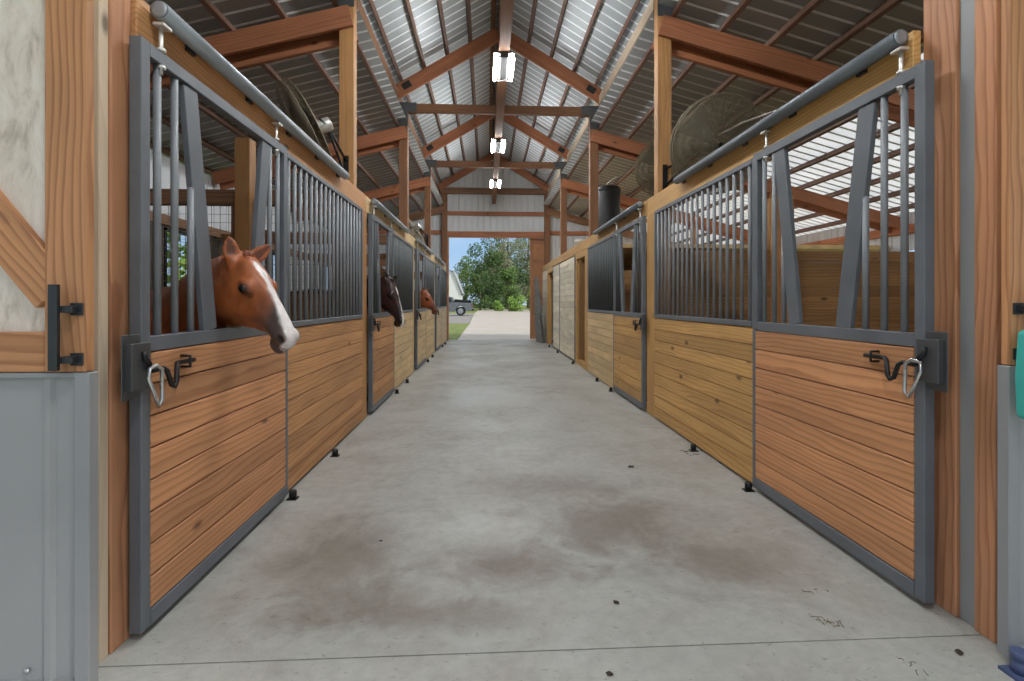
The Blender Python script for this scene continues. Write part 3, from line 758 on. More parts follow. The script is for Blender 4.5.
# far sliding leaf seen through the far doorway
r = empty('barn_door', (1.6, YE+.09, 0))
f = MB(); f.box(0, .13, 0, .05, .03, 3.78); f.box(1.9, 2.03, 0, .05, .03, 3.78)
for z in (.03, .75, 1.45, 2.15, 2.85, 3.6): f.box(.13, 1.9, .002, .05, z, z+.15)
obj('timber_frame', f, M['jamb'], r, .004)
obj('back_panel', MB().box(.02, 2.01, .05, .07, .03, 3.78), M['door'], r)
tag(r, 'brown framed sliding door half covering the far doorway', 'barn door')
# grey sheets leaning by it
def leaning(x, y, w, h, top, th, label, mat):
    mb = MB(); a = Vector((x, y, 0)); pts = []
    poly = [(0, 0), (w, 0), (w*.96, h*.5), (w*.62, h), (w*.36, h*.98), (w*.1, h*.55)]
    Mx = Matrix.Translation(a) @ Matrix.Rotation(math.radians(100), 4, 'Z') @ Matrix.Rotation(math.radians(90-top), 4, 'X')
    tag(obj('folded_tarp', mb.prism(poly, 0, th, Mx), mat, None, .01), label, 'tarp')
leaning(1.93, 16.6, .95, 2.3, 4, .05, 'tall grey folded sheet leaning beside the far doorway', M['tarp'])
leaning(1.86, 16.5, .75, 1.05, 6, .06, 'short grey folded sheet leaning in front of the tall one', M['tarp'])

# ------------------------------------------------------------------ things on the loft
t = empty('storage_tank', (2.66, 10.7, 2.6))
obj('tank_shell', MB().lathe([(.22, 0), (.27, .02), (.275, .1), (.275, 1.28), (.268, 1.31), (.25, 1.325), (.04, 1.335)], (0, 0, 0), n=28), M['tank'], t)
obj('tank_rim', MB().lathe([(.277, 1.22), (.288, 1.225), (.288, 1.27), (.277, 1.275)], (0, 0, 0), n=28), M['darksteel'], t)
obj('pipe', MB().tube([(0, 0, 1.32), (0, 0, 1.42), (.05, -.1, 1.45), (.1, -.35, 1.47)], .015, 8), M['whitebolt'], t)
tag(t, 'tall dark grey tank standing on the loft behind the right header board', 'tank')
t = empty('bucket', (2.52, 13.0, 2.6))
obj('bucket_body', MB().lathe([(.15, 0), (.155, .005), (.185, .40), (.195, .405), (.195, .43), (.175, .432)], (0, 0, 0), n=24), M['bucket'], t)
obj('bucket_lid', MB().lathe([(.2, .43), (.2, .452), (.17, .46)], (0, 0, 0), n=24), M['bucket'], t)
tag(t, 'white lidded bucket standing on the loft above the tack room', 'bucket')

# ------------------------------------------------------------------ ceiling lights
lamp = empty('ceiling_light', (CX, 7.45, 5.01))
obj('lamp_housing', MB().box(-.15, .15, -.40, .40, -.025, 0).box(-.06, .06, -.40, .40, -.07, -.025).box(-.15, .15, -.385, -.375, -.08, -.06).box(-.15, .15, .375, .385, -.08, -.06), M['lampbody'], lamp, .004)
for sx in (-1, 1):
    obj('lamp_tube', MB().tube([(sx*.13, -.36, -.07), (sx*.13, .36, -.07)], .022, 12), M['tube'], lamp)
LL = [(7.45, 'twin tube ceiling light nearest the viewer'), (11.2, 'twin tube ceiling light, second from the front'), (14.75, 'twin tube ceiling light closest to the end wall gable'), (3.75, 'twin tube ceiling light out of frame over the first stalls'), (.2, 'twin tube ceiling light out of frame over the entrance')]
for i, (y, lab) in enumerate(LL):
    o = lamp if i == 0 else copy_tree(lamp, (CX, y, 5.01))
    tag(o, lab, 'ceiling light', 'twin tube lights along the aisle')

# ------------------------------------------------------------------ fans: round wire cages on the posts
def fan(c, normal, R, bracket_to, label):
    c = Vector(c); n = Vector(normal).normalized()
    q = n.to_track_quat('Z', 'Y'); Mx = Matrix.Translation(c) @ q.to_matrix().to_4x4()
    r = empty('barn_fan', bracket_to); inv = Matrix.Translation(-Vector(bracket_to)) @ Mx
    P = lambda x, y, z: inv @ Vector((x, y, z))
    cg = MB(); rw = .0034
    for zc, bow in ((.035, .05), (-.035, -.05)):
        rings = 40
        for k in range(3, rings+1):
            rr = R*k/rings; zz = zc+bow*(1-(rr/R)**2)
            cg.tube([P(rr*math.cos(2*PI*j/40), rr*math.sin(2*PI*j/40), zz) for j in range(40)], rw if k < rings else .009, 4, closed=True)
        for j in range(20):
            a = 2*PI*j/20
            cg.tube([P(rr*math.cos(a), rr*math.sin(a), zc+bow*(1-(rr/R)**2)) for rr in (R*.1, R*.5, R)], .003, 4)
    for j in range(40):
        a = 2*PI*j/40; cg.tube([P(R*math.cos(a), R*math.sin(a), -.035), P(R*math.cos(a), R*math.sin(a), .035)], .002, 4)
    obj('wire_cage', cg, M['wire'], r, label='thin wire safety cage')
    for j in range(3):
        bl = MB(); a0 = 2*PI*j/3+.4; V = []
        for rr, w, tw in ((.07, .25, .06), (R*.5, .45, .055), (R*.92, .40, .035)):
            for sgn in (-1, 1): V.append(P(rr*math.cos(a0+sgn*w), rr*math.sin(a0+sgn*w), sgn*tw))
        V2 = [v+(inv.to_3x3() @ Vector((0, 0, .006))) for v in V]
        F = [(0, 1, 3, 2), (2, 3, 5, 4), (6, 8, 9, 7), (8, 10, 11, 9), (0, 6, 7, 1), (4, 5, 11, 10), (0, 2, 8, 6), (2, 4, 10, 8), (1, 7, 9, 3), (3, 9, 11, 5)]
        obj('fan_blade', bl.raw(V+V2, F), M['blade'], r)
    h = MB(); ax = inv.to_3x3() @ Vector((0, 0, 1))
    h.lathe([(.07, 0), (.075, .02), (.075, .18), (.05, .2)], P(0, 0, -.28), ax, 16)
    h.lathe([(.05, 0), (.05, .06), (.02, .07)], P(0, 0, -.05), ax, 16)
    obj('fan_motor', h, M['whitebolt'] if c.x < 0 else M['darksteel'], r)
    b = MB(); bk = P(0, 0, -.24)
    b.box(-.03, .03, -.012, .0, -.16, .16); b.tube([(0, -.02, .1), bk], .014, 8); b.tube([(0, -.02, -.1), bk], .014, 8)
    b.tube([bk, P(R*.55, 0, -.13)], .01, 6); b.tube([bk, P(-R*.55, 0, -.13)], .01, 6)
    obj('mounting_bracket', b, M['black'], r)
    return tag(r, label, 'fan')
fan((-1.92, 5.30, 3.20), (-.80, -.34, -.47), .53, (PXL, TRUSS[0]-.075, 2.95), 'large round caged fan on the left post, seen nearly edge on')
fan((2.56, 5.32, 3.14), (.05, -.93, -.32), .53, (PXR, TRUSS[0]-.075, 2.90), 'large round caged fan beside the nearest right post')
fan((3.38, 9.30, 3.98), (.1, -.93, -.3), .53, (3.40, TRUSS[1]-.13, 4.46), 'round caged fan farther back, behind the right post')
fan((-1.98, 12.95, 3.25), (-.7, .2, -.45), .5, (PXL, TRUSS[2]-.075, 3.1), 'dark round fan high on the left beyond the second post')
# cords
for o in [o for o in COL.objects if o.get('label', '').startswith('large round caged fan beside')]:
    bx = Vector(o.location)
    obj('power_cord', MB().tube([Vector(p)-bx for p in ((2.5, 5.18, 3.20), (2.62, 4.9, 3.24), (2.75, 4.4, 3.2), (2.72, 3.9, 2.95), (2.4, 3.7, 2.74))], .009, 8), M['whitebolt'], o, label='white power cord')
# ------------------------------------------------------------------ debris on the floor
def twigs(x, y, n, r, label, mat):
    mb = MB()
    for _ in range(n):
        a = random.uniform(0, 2*PI); px, py = x+random.uniform(-r, r), y+random.uniform(-r, r)*.6; L = random.uniform(.012, .04)
        mb.tube([(px, py, .004), (px+L*math.cos(a)*.5, py+L*math.sin(a)*.5, .008), (px+L*math.cos(a+.4), py+L*math.sin(a+.4), .004)], .0015, 5)
    return tag(obj('straw_wisp', mb, mat), label, 'straw', kind='stuff')
twigs(1.50, 2.05, 12, .05, 'wisp of dark straw on the floor near the right foreground door', M['straw'])
twigs(1.65, 1.80, 5, .05, 'few straw bits on the apron before the floor joint', M['straw'])
twigs(1.62, 2.25, 5, .10, 'loose straw scattered by the bottom rail of the right door', M['straw'])
twigs(1.93, 4.45, 26, .12, 'dark litter along the foot of the right barred front', M['dkleaf'])
def dleaf(x, y, a, sc, label):
    pts = []; mb = MB(); n = 7
    for i in range(n):
        t = i/(n-1); w = math.sin(PI*min(max(t, .02), .98))*.35
        for sg in (-1, 0, 1):
            lx, ly = (t-.5), sg*w; z = .004+.25*abs(sg)*w*.5+.06*math.sin(t*5)**2
            pts.append((x+sc*(lx*math.cos(a)-ly*math.sin(a)), y+sc*(lx*math.sin(a)+ly*math.cos(a)), z*sc+.002))
    F = []
    for i in range(n-1):
        for k in range(2): F.append((3*i+k, 3*i+3+k, 3*i+4+k, 3*i+1+k))
    m2 = len(pts); pts2 = [(p[0], p[1], p[2]+.0015) for p in pts]
    tag(obj('dry_leaf', mb.raw(pts+pts2, F+[tuple(v+m2 for v in reversed(f)) for f in F]), M['dkleaf']), label, 'leaf')
dleaf(1.22, 4.1, .3, .06, 'dark dry leaf in the middle of the aisle near the right barred front')
dleaf(.60, 2.25, 2.2, .035, 'small dry leaf on the aisle right of center, just behind the joint')
dleaf(1.88, 1.86, .9, .04, 'dry leaf on the apron by the right jamb')
dleaf(.46, 1.82, -.5, .03, 'tiny dry leaf on the apron at the middle')
dleaf(-.62, 2.9, .4, .025, 'tiny dark leaf on the aisle left of center')

# ------------------------------------------------------------------ horses
def lerp_tab(tab, t):
    if t <= tab[0][0]: return tab[0][1:]
    for a, b in zip(tab, tab[1:]):
        if t <= b[0]:
            k = (t-a[0])/(b[0]-a[0]); k = k*k*(3-2*k)*.5+k*.5
            return tuple(x+(y-x)*k for x, y in zip(a[1:], b[1:]))
    return tab[-1][1:]
def loft(mb, rings):
    n = len(rings[0]); P = [p for r in rings for p in r]; F = []
    for i in range(len(rings)-1):
        for j in range(n): F.append((i*n+j, i*n+(j+1) % n, (i+1)*n+(j+1) % n, (i+1)*n+j))
    F += [tuple(range(n-1, -1, -1)), tuple((len(rings)-1)*n+j for j in range(n))]
    mb.raw(P, F)
HEAD = [  # t/L, top, bottom, half width
 (-.10, -.015, -.19, .050), (0, .022, -.235, .068), (.10, .038, -.315, .084), (.20, .042, -.365, .097), (.30, .044, -.362, .096),
 (.40, .040, -.325, .080), (.52, .034, -.250, .062), (.65, .026, -.182, .052), (.78, .018, -.130, .047), (.88, .006, -.128, .052),
 (.95, -.012, -.122, .052), (1.0, -.034, -.108, .042), (1.03, -.055, -.09, .022)]
def horse(P, muz, wither, Lk, colors, label):
    P = Vector(P); A = (Vector(muz)-P); L = A.length; A.normalize(); Lh = L
    fw = Vector((1, colors.get('yaw', -.15), .45)); D = (fw-A*fw.dot(A)).normalized(); Lt = A.cross(D)
    k = Lk or L/.66
    H = lambda t, d, l: P+A*(t*L)+D*(d*k)+Lt*(l*k)
    mb = MB(); rings = []
    n = 28
    for i in range(40):
        t = -.10+1.13*i/39; top, bot, w = lerp_tab(HEAD, t); c = (top+bot)/2; hh = (top-bot)/2; ring = []
        for j in range(n):
            a = 2*PI*j/n; ca, sa = math.cos(a), math.sin(a)
            y = math.copysign(abs(sa)**.85, sa)*hh
            ww = w*(1 if sa > -.2 else max(.55, 1-.55*(-sa-.2)))
            if t > .35 and sa > .3: ww *= .92
            ring.append(H(t, c+y, math.copysign(abs(ca)**.8, ca)*ww))
        rings.append(ring)
    loft(mb, rings)
    def ellL(t, d, l, r):
        m2 = MB().ell((0, 0, 0), 1, 16, 10); pts = [H(t, d, l)+A*(v[0]*r[0]*k)+D*(v[1]*r[1]*k)+Lt*(v[2]*r[2]*k) for v in m2.v]
        mb.raw(pts, m2.f)
    for sg in (-1, 1):
        ellL(.345, -.026, sg*.066, (.050, .038, .036))          # brow
        ellL(.22, -.195, sg*.062, (.105, .125, .036))          # cheek
        ellL(.93, -.035, sg*.040, (.036, .030, .020))          # nostril flare
        ellL(.60, -.06, sg*.046, (.10, .016, .010))
    ellL(.92, -.126, 0, (.052, .032, .037))                    # chin and lower lip
    # ears
    eup = colors.get('ears', ((-.08, -.12, 1), (.62, .25, .62)))
    def ear(sg):
        base = H(.015, -.022, sg*.058); up = Vector(eup[0 if sg > 0 else 1]).normalized()
        fr = (D*.8+Lt*sg*.5+Vector((.15, -.5, 0))).normalized(); fr = (fr-up*fr.dot(up)).normalized(); side = up.cross(fr)
        rg = []
        for h, w, th in ((-.05, .030, .028), (.0, .033, .026), (.03, .042, .022), (.062, .040, .018), (.095, .027, .013), (.115, .012, .008), (.124, .003, .003)):
            c0 = base+up*h*k
            rg.append([c0+side*(math.cos(2*PI*j/14)*w*k)+fr*((math.sin(2*PI*j/14)-(.9*(1-abs(math.cos(2*PI*j/14))**2) if math.sin(2*PI*j/14) > 0 and h > .02 else 0))*th*k) for j in range(14)])
        loft(mb, rg); return base, up, side, fr
    ears = [ear(-1), ear(1)]
    # neck, trunk and legs (standing inside the stall, heading to the aisle)
    Wt = Vector(wither); n0 = H(.07, -.12, 0); RZ = Matrix.Rotation(colors.get('turn', 0), 3, 'Z')
    nb = Wt+RZ @ Vector((.16, 0, -.34))
    rg = []
    for i in range(14):
        t = i/13; c = n0.lerp(nb, t)+Vector((0, 0, .10*math.sin(PI*t)*.55)); tg = (nb-n0).normalized(); up = Vector((0, 0, 1)); up = (up-tg*up.dot(tg)).normalized(); sd = tg.cross(up)
        hh = (.145+.17*t**1.3)*k; hw = (.070+.095*t**1.4)*k
        rg.append([c+up*math.sin(2*PI*j/20)*hh+sd*math.cos(2*PI*j/20)*hw for j in range(20)])
    loft(mb, rg)
    body = [(.34, -.52, .06, .08), (.30, -.46, .20, .19), (.12, -.38, .335, .25), (-.15, -.37, .36, .27), (-.5, -.385, .345, .295), (-.85, -.34, .325, .29), (-1.1, -.31, .31, .28), (-1.32, -.33, .27, .24), (-1.45, -.38, .17, .15), (-1.49, -.42, .05, .05)]
    loft(mb, [[Wt+RZ @ Vector((x, math.cos(2*PI*j/24)*hw, cz+math.sin(2*PI*j/24)*hh)) for j in range(24)] for x, cz, hh, hw in body])
    def leg(pts):
        rg = []
        for (x, y, z, r) in pts: rg.append([Vector((Wt.x, Wt.y, 0))+RZ @ Vector((x+math.cos(2*PI*j/12)*r*1.1, y+math.sin(2*PI*j/12)*r, z)) for j in range(12)])
        loft(mb, rg)
    zt = Wt.z
    for sg in (-1, 1):
        y = sg*.15
        leg([(.12, y, zt-.55, .12), (.12, y, zt-.72, .10), (.13, y, .72, .062), (.14, y, .50, .056), (.135, y, .44, .05), (.13, y, .22, .037), (.14, y, .16, .047), (.17, y, .08, .045), (.18, y, .06, .062), (.19, y, -.008, .072)])
        leg([(-1.15, y, zt-.45, .17), (-1.12, y, zt-.66, .14), (-1.08, y, .80, .10), (-1.22, y, .60, .062), (-1.29, y, .52, .062), (-1.29, y, .45, .05), (-1.25, y, .22, .040), (-1.24, y, .16, .05), (-1.21, y, .08, .046), (-1.20, y, .06, .062), (-1.19, y, -.008, .072)])
    me = mb.mesh('horse_raw', M['coat'])
    o = bpy.data.objects.new('horse', me); COL.objects.link(o)
    rm = o.modifiers.new('r', 'REMESH'); rm.mode = 'VOXEL'; rm.voxel_size = .0095
    smo = o.modifiers.new('s', 'SMOOTH'); smo.factor = .5; smo.iterations = 4
    dg = bpy.context.evaluated_depsgraph_get(); ev = o.evaluated_get(dg)
    new = bpy.data.meshes.new_from_object(ev, depsgraph=dg); o.modifiers.clear(); o.data = new; bpy.data.meshes.remove(me)
    new.name = 'horse'
    base, grey, white, dark, inner = colors['base'], colors['muzzle'], colors['white'], colors['dark'], colors['inner']
    cols = []; mv = new.vertices
    nost = [H(.945, -.040, sg*.058) for sg in (-1, 1)]
    def mixv(a, b, f): f = min(max(f, 0), 1); return tuple(x+(y-x)*f for x, y in zip(a, b))
    for v in mv:
        q = v.co-P; t = q.dot(A)/L; d = q.dot(D)/k; l = q.dot(Lt)/k
        c = base
        inhead = -.15 < t < 1.1 and abs(l) < .2 and -.36 < d < .2
        if inhead:
            wob = mnoise.noise(v.co*28)*.5
            f = (t-.50+.9*(d+.05))/.25+wob*.35
            # grey muzzle spreads along the lower sides of the face
            c = mixv(c, grey, min(f, 1)*.95)
            if abs(l)*1.0 < .125 and .25 < t < .45 and abs(l) > .045: c = mixv(c, dark, 1.3*(1-math.hypot((t-.365)*L/.066, (d+.034)/.040)))
            top, bot, w = lerp_tab(HEAD, min(max(t, 0), 1.02))
            bw = colors['blaze'](t)
            if bw > 0 and d > top-.07:
                e = bw+.008*mnoise.noise(v.co*22)
                c = mixv(c, white, (e-abs(l-colors.get('off', 0)))/.008)
            # mouth line
            ml = -.083-.02*(1-t)
            if t > .74 and abs(d-ml) < .006: c = mixv(c, dark, .8)
            for b_, u_, s_, f_ in ears:
                e = v.co-b_; h = e.dot(u_)
                if .01 < h < .2 and (e-u_*h).length < .06:
                    c = base
                    if abs(e.dot(s_)) < .026*(1.1-h/.16) and e.dot(f_) > -.006 and h > .025: c = inner
        for nn in nost:
            r_ = ((v.co-nn)/k).length
            if r_ < .030:
                inn = (H(.945, -.040, 0)-nn).normalized()
                g = max(0, 1-r_/.020)
                v.co += inn*(.022*g*k)
                c = mixv(c, dark, (.022-r_)/.006)
        z = v.co.z
        if z < .45 and colors.get('socks'): c = mixv(c, dark, (.45-z)/.1)
        if z < .055: c = dark
        cols += [c[0], c[1], c[2], 1]
    at = new.attributes.new('coat', 'FLOAT_COLOR', 'POINT'); at.data.foreach_set('color', cols)
    new.polygons.foreach_set('use_smooth', [True]*len(new.polygons)); new.materials.clear(); new.materials.append(M['coat'])
    tag(o, label, 'horse')
    for sg in (-1, 1):
        e = MB().ell(H(.352, -.032, sg*.0865), .0245*k, 14, 10); obj('eye', e, M['eye'], o)
    hm = bpy.data.materials.get(colors['hairname']) or plain(colors['hairname'], colors['hair'], .55, 0, None, 0, .25, 30)
    def strands(name, roots, dirs, n, ln, r=.006):
        m2 = MB()
        for i in range(n):
            t = (i+random.random()*.6)/n; p = roots(t); dv = dirs(t); q = [p]; dcur = Vector(dv)
            for s_ in range(5):
                dcur = (dcur*.8+Vector((random.uniform(-.12, .12), random.uniform(-.12, .12), -.42))).normalized(); q.append(q[-1]+dcur*ln/5*random.uniform(.8, 1.1))
            m2.tube(q, [r, r*1.3, r*1.3, r*1.1, r*.8, r*.3], 5)
        obj(name, m2, hm, o)
    nk = lambda t: n0.lerp(nb, t)+Vector((0, 0, .10*math.sin(PI*t)*.55))
    tg = (nb-n0).normalized(); upn = Vector((0, 0, 1)); upn = (upn-tg*upn.dot(tg)).normalized()
    far = Vector((0, colors.get('mane_side', 1), 0))
    strands('mane', lambda t: nk(.05+.85*t)+upn*((.145+.17*(.05+.85*t)**1.3)*k-.004)+far*random.uniform(-.015, .015), lambda t: far*.9+Vector((0, 0, .25)), 60, .26)
    strands('forelock', lambda t: H(-.02+.02*random.random(), .034, (t-.5)*.05), lambda t: A*.9+D*.35+Lt*(t-.5)*.6, 10, .12*colors.get('fl', 1), .0045)
    tr = Wt+RZ @ Vector((-1.46, 0, -.28))
    strands('tail', lambda t: tr+Vector((random.uniform(-.02, .01), random.uniform(-.03, .03), random.uniform(-.05, .02))), lambda t: RZ @ Vector((-.6, random.uniform(-.15, .15), -.2)), 46, .85, .009)
    return o
lin = lambda pts: (lambda t: lerp_tab(pts, t)[0])
horse((-1.384, 2.868, 1.664), (-1.046, 2.748, 1.205), (-2.12, 3.46, 1.52), 1.10,
      dict(yaw=-.5, turn=-.66, base=srgb(170, 95, 52), muzzle=srgb(84, 76, 73), white=srgb(236, 226, 220), dark=srgb(40, 30, 27), inner=srgb(112, 62, 38), hair=srgb(130, 66, 36), hairname='chestnut_hair',
           blaze=lin([(.12, 0), (.17, .014), (.25, .022), (.4, .018), (.6, .021), (.8, .032), (.9, .042), (1.0, .045), (1.03, .04)]), fl=.5),
      'chestnut horse with a white blaze looking out of the nearest left stall')
horse((-1.345, 6.90, 1.72), (-1.12, 6.77, 1.10), (-2.30, 7.15, 1.60), None,
      dict(yaw=-.4, turn=-.25, base=srgb(62, 34, 27), muzzle=srgb(44, 30, 26), white=srgb(226, 220, 216), dark=srgb(18, 14, 14), inner=srgb(40, 26, 22), hair=srgb(24, 17, 16), hairname='black_hair', socks=True,
           blaze=lin([(.18, 0), (.22, .016), (.30, .018), (.4, .008), (.52, .010), (.7, .018), (.85, .026), (1.0, .034)])),
      'dark brown horse with a narrow blaze looking out of the second left stall')
horse((-1.36, 10.86, 1.64), (-1.06, 10.75, 1.20), (-2.28, 11.0, 1.56), .95,
      dict(yaw=-.3, turn=-.2, base=srgb(158, 86, 48), muzzle=srgb(110, 64, 44), white=srgb(226, 220, 216), dark=srgb(36, 24, 20), inner=srgb(110, 66, 42), hair=srgb(120, 62, 34), hairname='red_hair', fl=.8,
           blaze=lambda t: -1),
      'plain chestnut horse looking out of the farthest left stall in use')

# ------------------------------------------------------------------ outside: truck, house, trees
def truck(x, y):
    r = empty('pickup_truck', (x, y, -.02))       # rear at +x, nose to -x
    Mx = Matrix(((1, 0, 0, 0), (0, 0, -1, 0), (0, 1, 0, 0), (0, 0, 0, 1)))
    arch = lambda cx, R: [(cx+R*math.cos(PI*i/8), .48+R*math.sin(PI*i/8)) for i in range(0, 9)]
    low = [(0, .55), (0, 1.32), (-1.95, 1.36), (-3.9, 1.36), (-5.3, 1.28), (-5.75, 1.15), (-5.8, .55), (-5.3, .42)]
    bot = list(reversed(arch(-4.75, .52)))+[(-4.1, .42), (-1.8, .42)]+list(reversed(arch(-1.2, .52)))+[(-.3, .5)]
    poly = low+bot
    obj('truck_body', MB().prism(poly, -.97, .97, Mx), M['truck'], r, .03)
    cab = [(-1.95, 1.36), (-2.05, 1.92), (-2.4, 1.99), (-3.2, 1.97), (-3.95, 1.36)]
    obj('cab', MB().prism(cab, -.86, .86, Mx), M['truck'], r, .05)
    win = MB(); 
    for poly2 in ([(-2.1, 1.42), (-2.17, 1.86), (-2.75, 1.89), (-2.75, 1.42)], [(-2.82, 1.42), (-2.82, 1.89), (-3.18, 1.88), (-3.72, 1.42)]): win.prism(poly2, -.875, .875, Mx)
    win.prism([(-1.99, 1.45), (-2.05, 1.86), (-2.04, 1.86), (-1.97, 1.45)], -.7, .7, Mx); obj('window_glass', win, M['glass'], r)
    obj('bed_cover', MB().prism([(-.05, 1.33), (-.12, 1.56), (-1.8, 1.72), (-1.92, 1.37)], -.9, .9, Mx), M['black'], r, .03)
    obj('bumper', MB().box(-.02, .16, -.95, .95, .5, .72).box(-5.92, -5.76, -.96, .96, .48, .75), M['darksteel'], r, .02)
    for sy in (-1, 1): obj('tail_light', MB().box(-.03, .02, sy*.80, sy*.975, .88, 1.26), M['tail'], r, .01)
    for wx in (-1.2, -4.75):
        for sy in (-1, 1):
            w = obj('wheel', MB().lathe([(.30, -.12), (.42, -.125), (.455, -.09), (.455, .09), (.42, .125), (.30, .12)], (wx, sy*.86, .455), (0, 1, 0), 28), M['tire'], r)
            obj('rim', MB().lathe([(.05, -.132), (.12, -.125), (.26, -.128), (.295, -.12), (.295, .12), (.26, .128), (.05, .132)], (wx, sy*.86, .455), (0, 1, 0), 20), M['rim'], w)
    return tag(r, 'grey pickup truck with black bed cover parked outside the far doorway', 'truck')
truck(-1.55, 52.0)
h = empty('white_house', (-6.2, 78, 0))
obj('wall_panel', MB().prism([(-2.6, 0), (2.05, 0), (2.05, 3.0), (.9, 6.2), (-.9, 6.2), (-2.6, 3.0)], 0, 7, Matrix(((1, 0, 0, 0), (0, 0, 1, 0), (0, 1, 0, -.12), (0, 0, 0, 1)))), M['housew'], h)
obj('roof', MB().beam((2.22, -.2, 2.85), (.8, -.2, 6.4), .05, .1, (0, 1, 0)).prism([(2.3, 2.7), (2.38, 2.75), (.95, 6.35), (.0, 6.6), (0, 6.5), (.88, 6.25)], -.3, 7.3, Matrix(((1, 0, 0, 0), (0, 0, 1, 0), (0, 1, 0, 0), (0, 0, 0, 1)))), M['houser'], h)
tag(h, 'small white house with a steep gable behind the pickup truck', 'house')

def tree(name, x, y, hgt, rad, mat, label, group, n=2600, ls=.34, trunk=True, lo=.12, cat='tree'):
    r = empty(name, (x, y, -.13)); rnd = random.Random(int(x*31+y*7))
    mb = MB(); V = []; F = []; T = []
    blobs = []
    for _ in range(14):
        z = hgt*rnd.uniform(lo, .93); w = rad*(1-.55*abs(z/hgt-.5)*1.3)
        a = rnd.uniform(0, 2*PI); d = rnd.uniform(.1, .75)*w
        blobs.append((Vector((d*math.cos(a), d*math.sin(a), z)), rad*rnd.uniform(.28, .5)))
    for i in range(n):
        c, br = rnd.choice(blobs)
        dv = Vector((rnd.gauss(0, 1), rnd.gauss(0, 1), rnd.gauss(0, 1))).normalized()
        p = c+dv*br*rnd.uniform(.55, 1.08); p.z = max(p.z, .1)
        u = Vector((rnd.gauss(0, 1), rnd.gauss(0, 1), rnd.gauss(0, 1))).normalized(); w = u.orthogonal().normalized(); sz = ls*rnd.uniform(.6, 1.3)
        k = len(V); V += [p-u*sz*.5, p+w*sz*.32, p+u*sz*.5, p-w*sz*.32]; F.append((k, k+1, k+2, k+3)); T += [rnd.random()]*4
    mb.v = [tuple(v) for v in V]; mb.f = F; mb.g = [(0, 0, 0)]*len(V); mb.t = T; mb.sm = [False]*len(F)
    obj('foliage', mb, M[mat], r, fix=False)
    if trunk:
        t = MB(); t.tube([(0, 0, 0), (.05*rad, 0, hgt*.3), (-.04*rad, .05, hgt*.6), (0, 0, hgt*.85)], [.028*hgt, .02*hgt, .014*hgt, .005*hgt], 8)
        for c, br in blobs[:8]:
            z0 = max(.15*hgt, c.z*.6); t.tube([(0, 0, z0), (c.x*.5, c.y*.5, (z0+c.z)/2+.2), tuple(c)], [.010*hgt, .007*hgt, .003*hgt], 6)
        obj('trunk', t, M['bark'], r)
    return tag(r, label, cat, group)
G = 'trees beyond the driveway'
tree('leafy_tree', .9, 94, 15.5, 4.6, 'leaf_a', 'deep green leafy tree in the middle of the far doorway', G, 5500, .4)
tree('leafy_tree', -4.6, 108, 12.0, 3.4, 'leaf_b', 'lower green tree right behind the white house', G, 3000, .4)
tree('leafy_tree', 4.7, 108, 19, 5.2, 'leaf_c', 'tall greyish mossy tree right of the deep green tree', G, 5500, .42)
tree('leafy_tree', 9.9, 95, 16, 4.4, 'leaf_c', 'mossy tree seen against the brown sliding door', G, 5000, .4)
tree('leafy_tree', 3.7, 83.5, 7.6, 2.6, 'leaf_b', 'small bushy tree in front of the mossy trees', G, 3400, .34)
tree('leafy_tree', -1.2, 84, 7.2, 2.4, 'leaf_a', 'short dark green tree beside the pickup truck', G, 2800, .34)
tree('leafy_tree', 10.5, 123, 21, 6.2, 'leaf_a', 'tall tree behind the mossy trees', G, 5000, .5)
tree('leafy_tree', 18.5, 100, 16, 5.0, 'leaf_b', 'green tree beyond the right edge of the driveway', G, 3000)
tree('leafy_tree', -15, 108, 13, 5.0, 'leaf_a', 'tree far left behind the white house', G, 3000)
tree('leafy_tree', -.6, 126, 17, 6.5, 'leaf_a', 'tree at the back between the house and the tall trees', G, 5000, .5)
tree('leafy_tree', 5.5, 142, 15, 7, 'leaf_a', 'wide dark tree at the very back behind all others', G, 5000, .6)
for i, (x, y, hh, rr) in enumerate(((4.6, 75, 2.4, 1.6), (7.8, 77, 3.6, 1.9), (1.9, 77.5, 1.5, 1.1), (8.4, 69, 3.8, 2.0))):
    tree('green_bush', x, y, hh, rr, 'leaf_d', 'bright green bush by the driveway edge, %s from the left' % ('second', 'third', 'first', 'last')[i], 'bushes at the driveway edge', 1800, .24, False, .1, 'bush')
# trees outside the left wall, seen through the small window
tree('leafy_tree', -11, 14.5, 7, 3, 'leaf_d', 'tree outside seen through the small left window', 'trees beside the barn', 2600, .3)

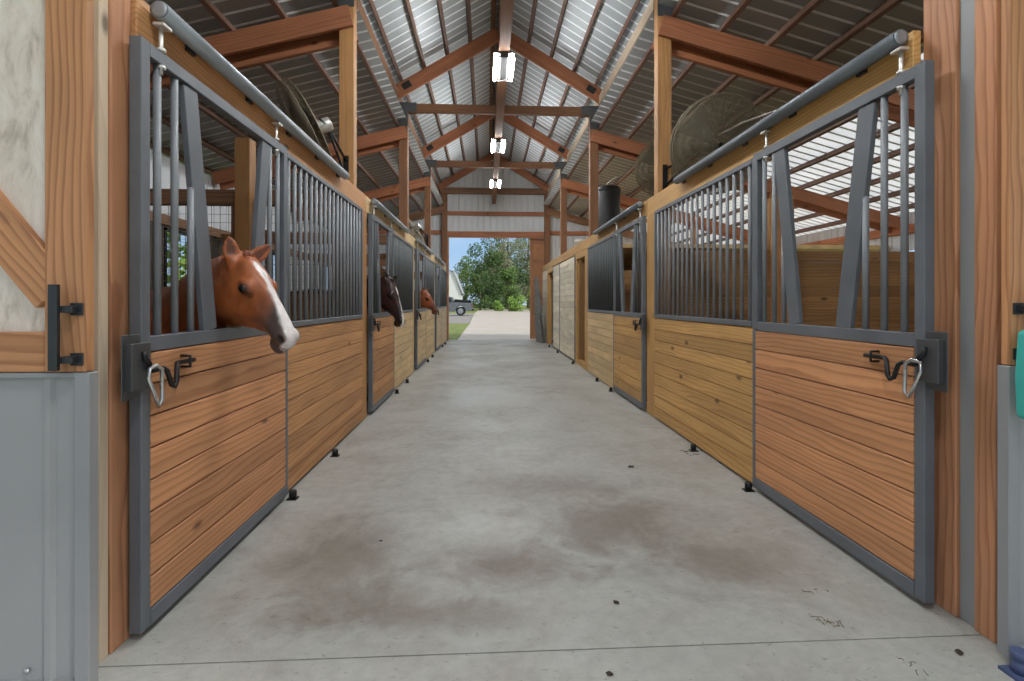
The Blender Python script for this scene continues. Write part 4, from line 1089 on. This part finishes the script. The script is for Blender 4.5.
# ------------------------------------------------------------------ sky, sun, camera
w = bpy.data.worlds.new('sky'); S.world = w; w.use_nodes = True
nt = w.node_tree; nt.nodes.clear()
out = nt.nodes.new('ShaderNodeOutputWorld'); bg = nt.nodes.new('ShaderNodeBackground'); nt.links.new(bg.outputs[0], out.inputs[0])
tc = nt.nodes.new('ShaderNodeTexCoord').outputs['Generated']
sp = nt.nodes.new('ShaderNodeSeparateXYZ'); nt.links.new(tc, sp.inputs[0])
gr = ramp(nt, [(0.0, srgb(190, 217, 242)), (.14, srgb(150, 195, 238)), (.6, srgb(120, 164, 216))]); nt.links.new(sp.outputs[2], gr.inputs[0])
cn = noise(nt, vmul(nt, tc, (1, 1, 2.2)), 2.2, 7, .6, .3)
cr = ramp(nt, [(.36, 0.0), (.54, 1.0)]); nt.links.new(cn, cr.inputs[0])
hz = ramp(nt, [(.10, 0.12), (.36, 1.0)]); nt.links.new(sp.outputs[2], hz.inputs[0])
nt.links.new(mixc(nt, mth(nt, 'MULTIPLY', cr.outputs[0], hz.outputs[0]), gr.outputs[0], (1.0, .99, .97)), bg.inputs['Color'])
bg.inputs['Strength'].default_value = 1.0
sun = bpy.data.lights.new('sun', 'SUN'); sun.energy = 2.6; sun.angle = math.radians(6); sun.color = (1, .96, .9)
so = bpy.data.objects.new('sun', sun); COL.objects.link(so); so.rotation_euler = (math.radians(24), math.radians(46), 0)
for y in (4.1, 7.75, 11.35, 15.0):
    pass
for m_ in ('tube',):
    b_ = [n for n in M[m_].node_tree.nodes if n.type == 'BSDF_PRINCIPLED'][0]; b_.inputs['Emission Strength'].default_value = 310.0

th = math.atan(25/490.)
cam = bpy.data.cameras.new('camera'); co = bpy.data.objects.new('camera', cam); COL.objects.link(co)
cam.sensor_width = 36; cam.lens = 490/1024*36; cam.shift_y = -38.5/1024; cam.clip_start = .05; cam.clip_end = 600
co.location = (0, 0, 1.4); co.rotation_euler = (PI/2, 0, -th)
S.camera = co
vs = S.view_settings; vs.view_transform = 'Standard'; vs.look = 'None'; vs.gamma = 1; vs.exposure = 0.0; vs.use_curve_mapping = False
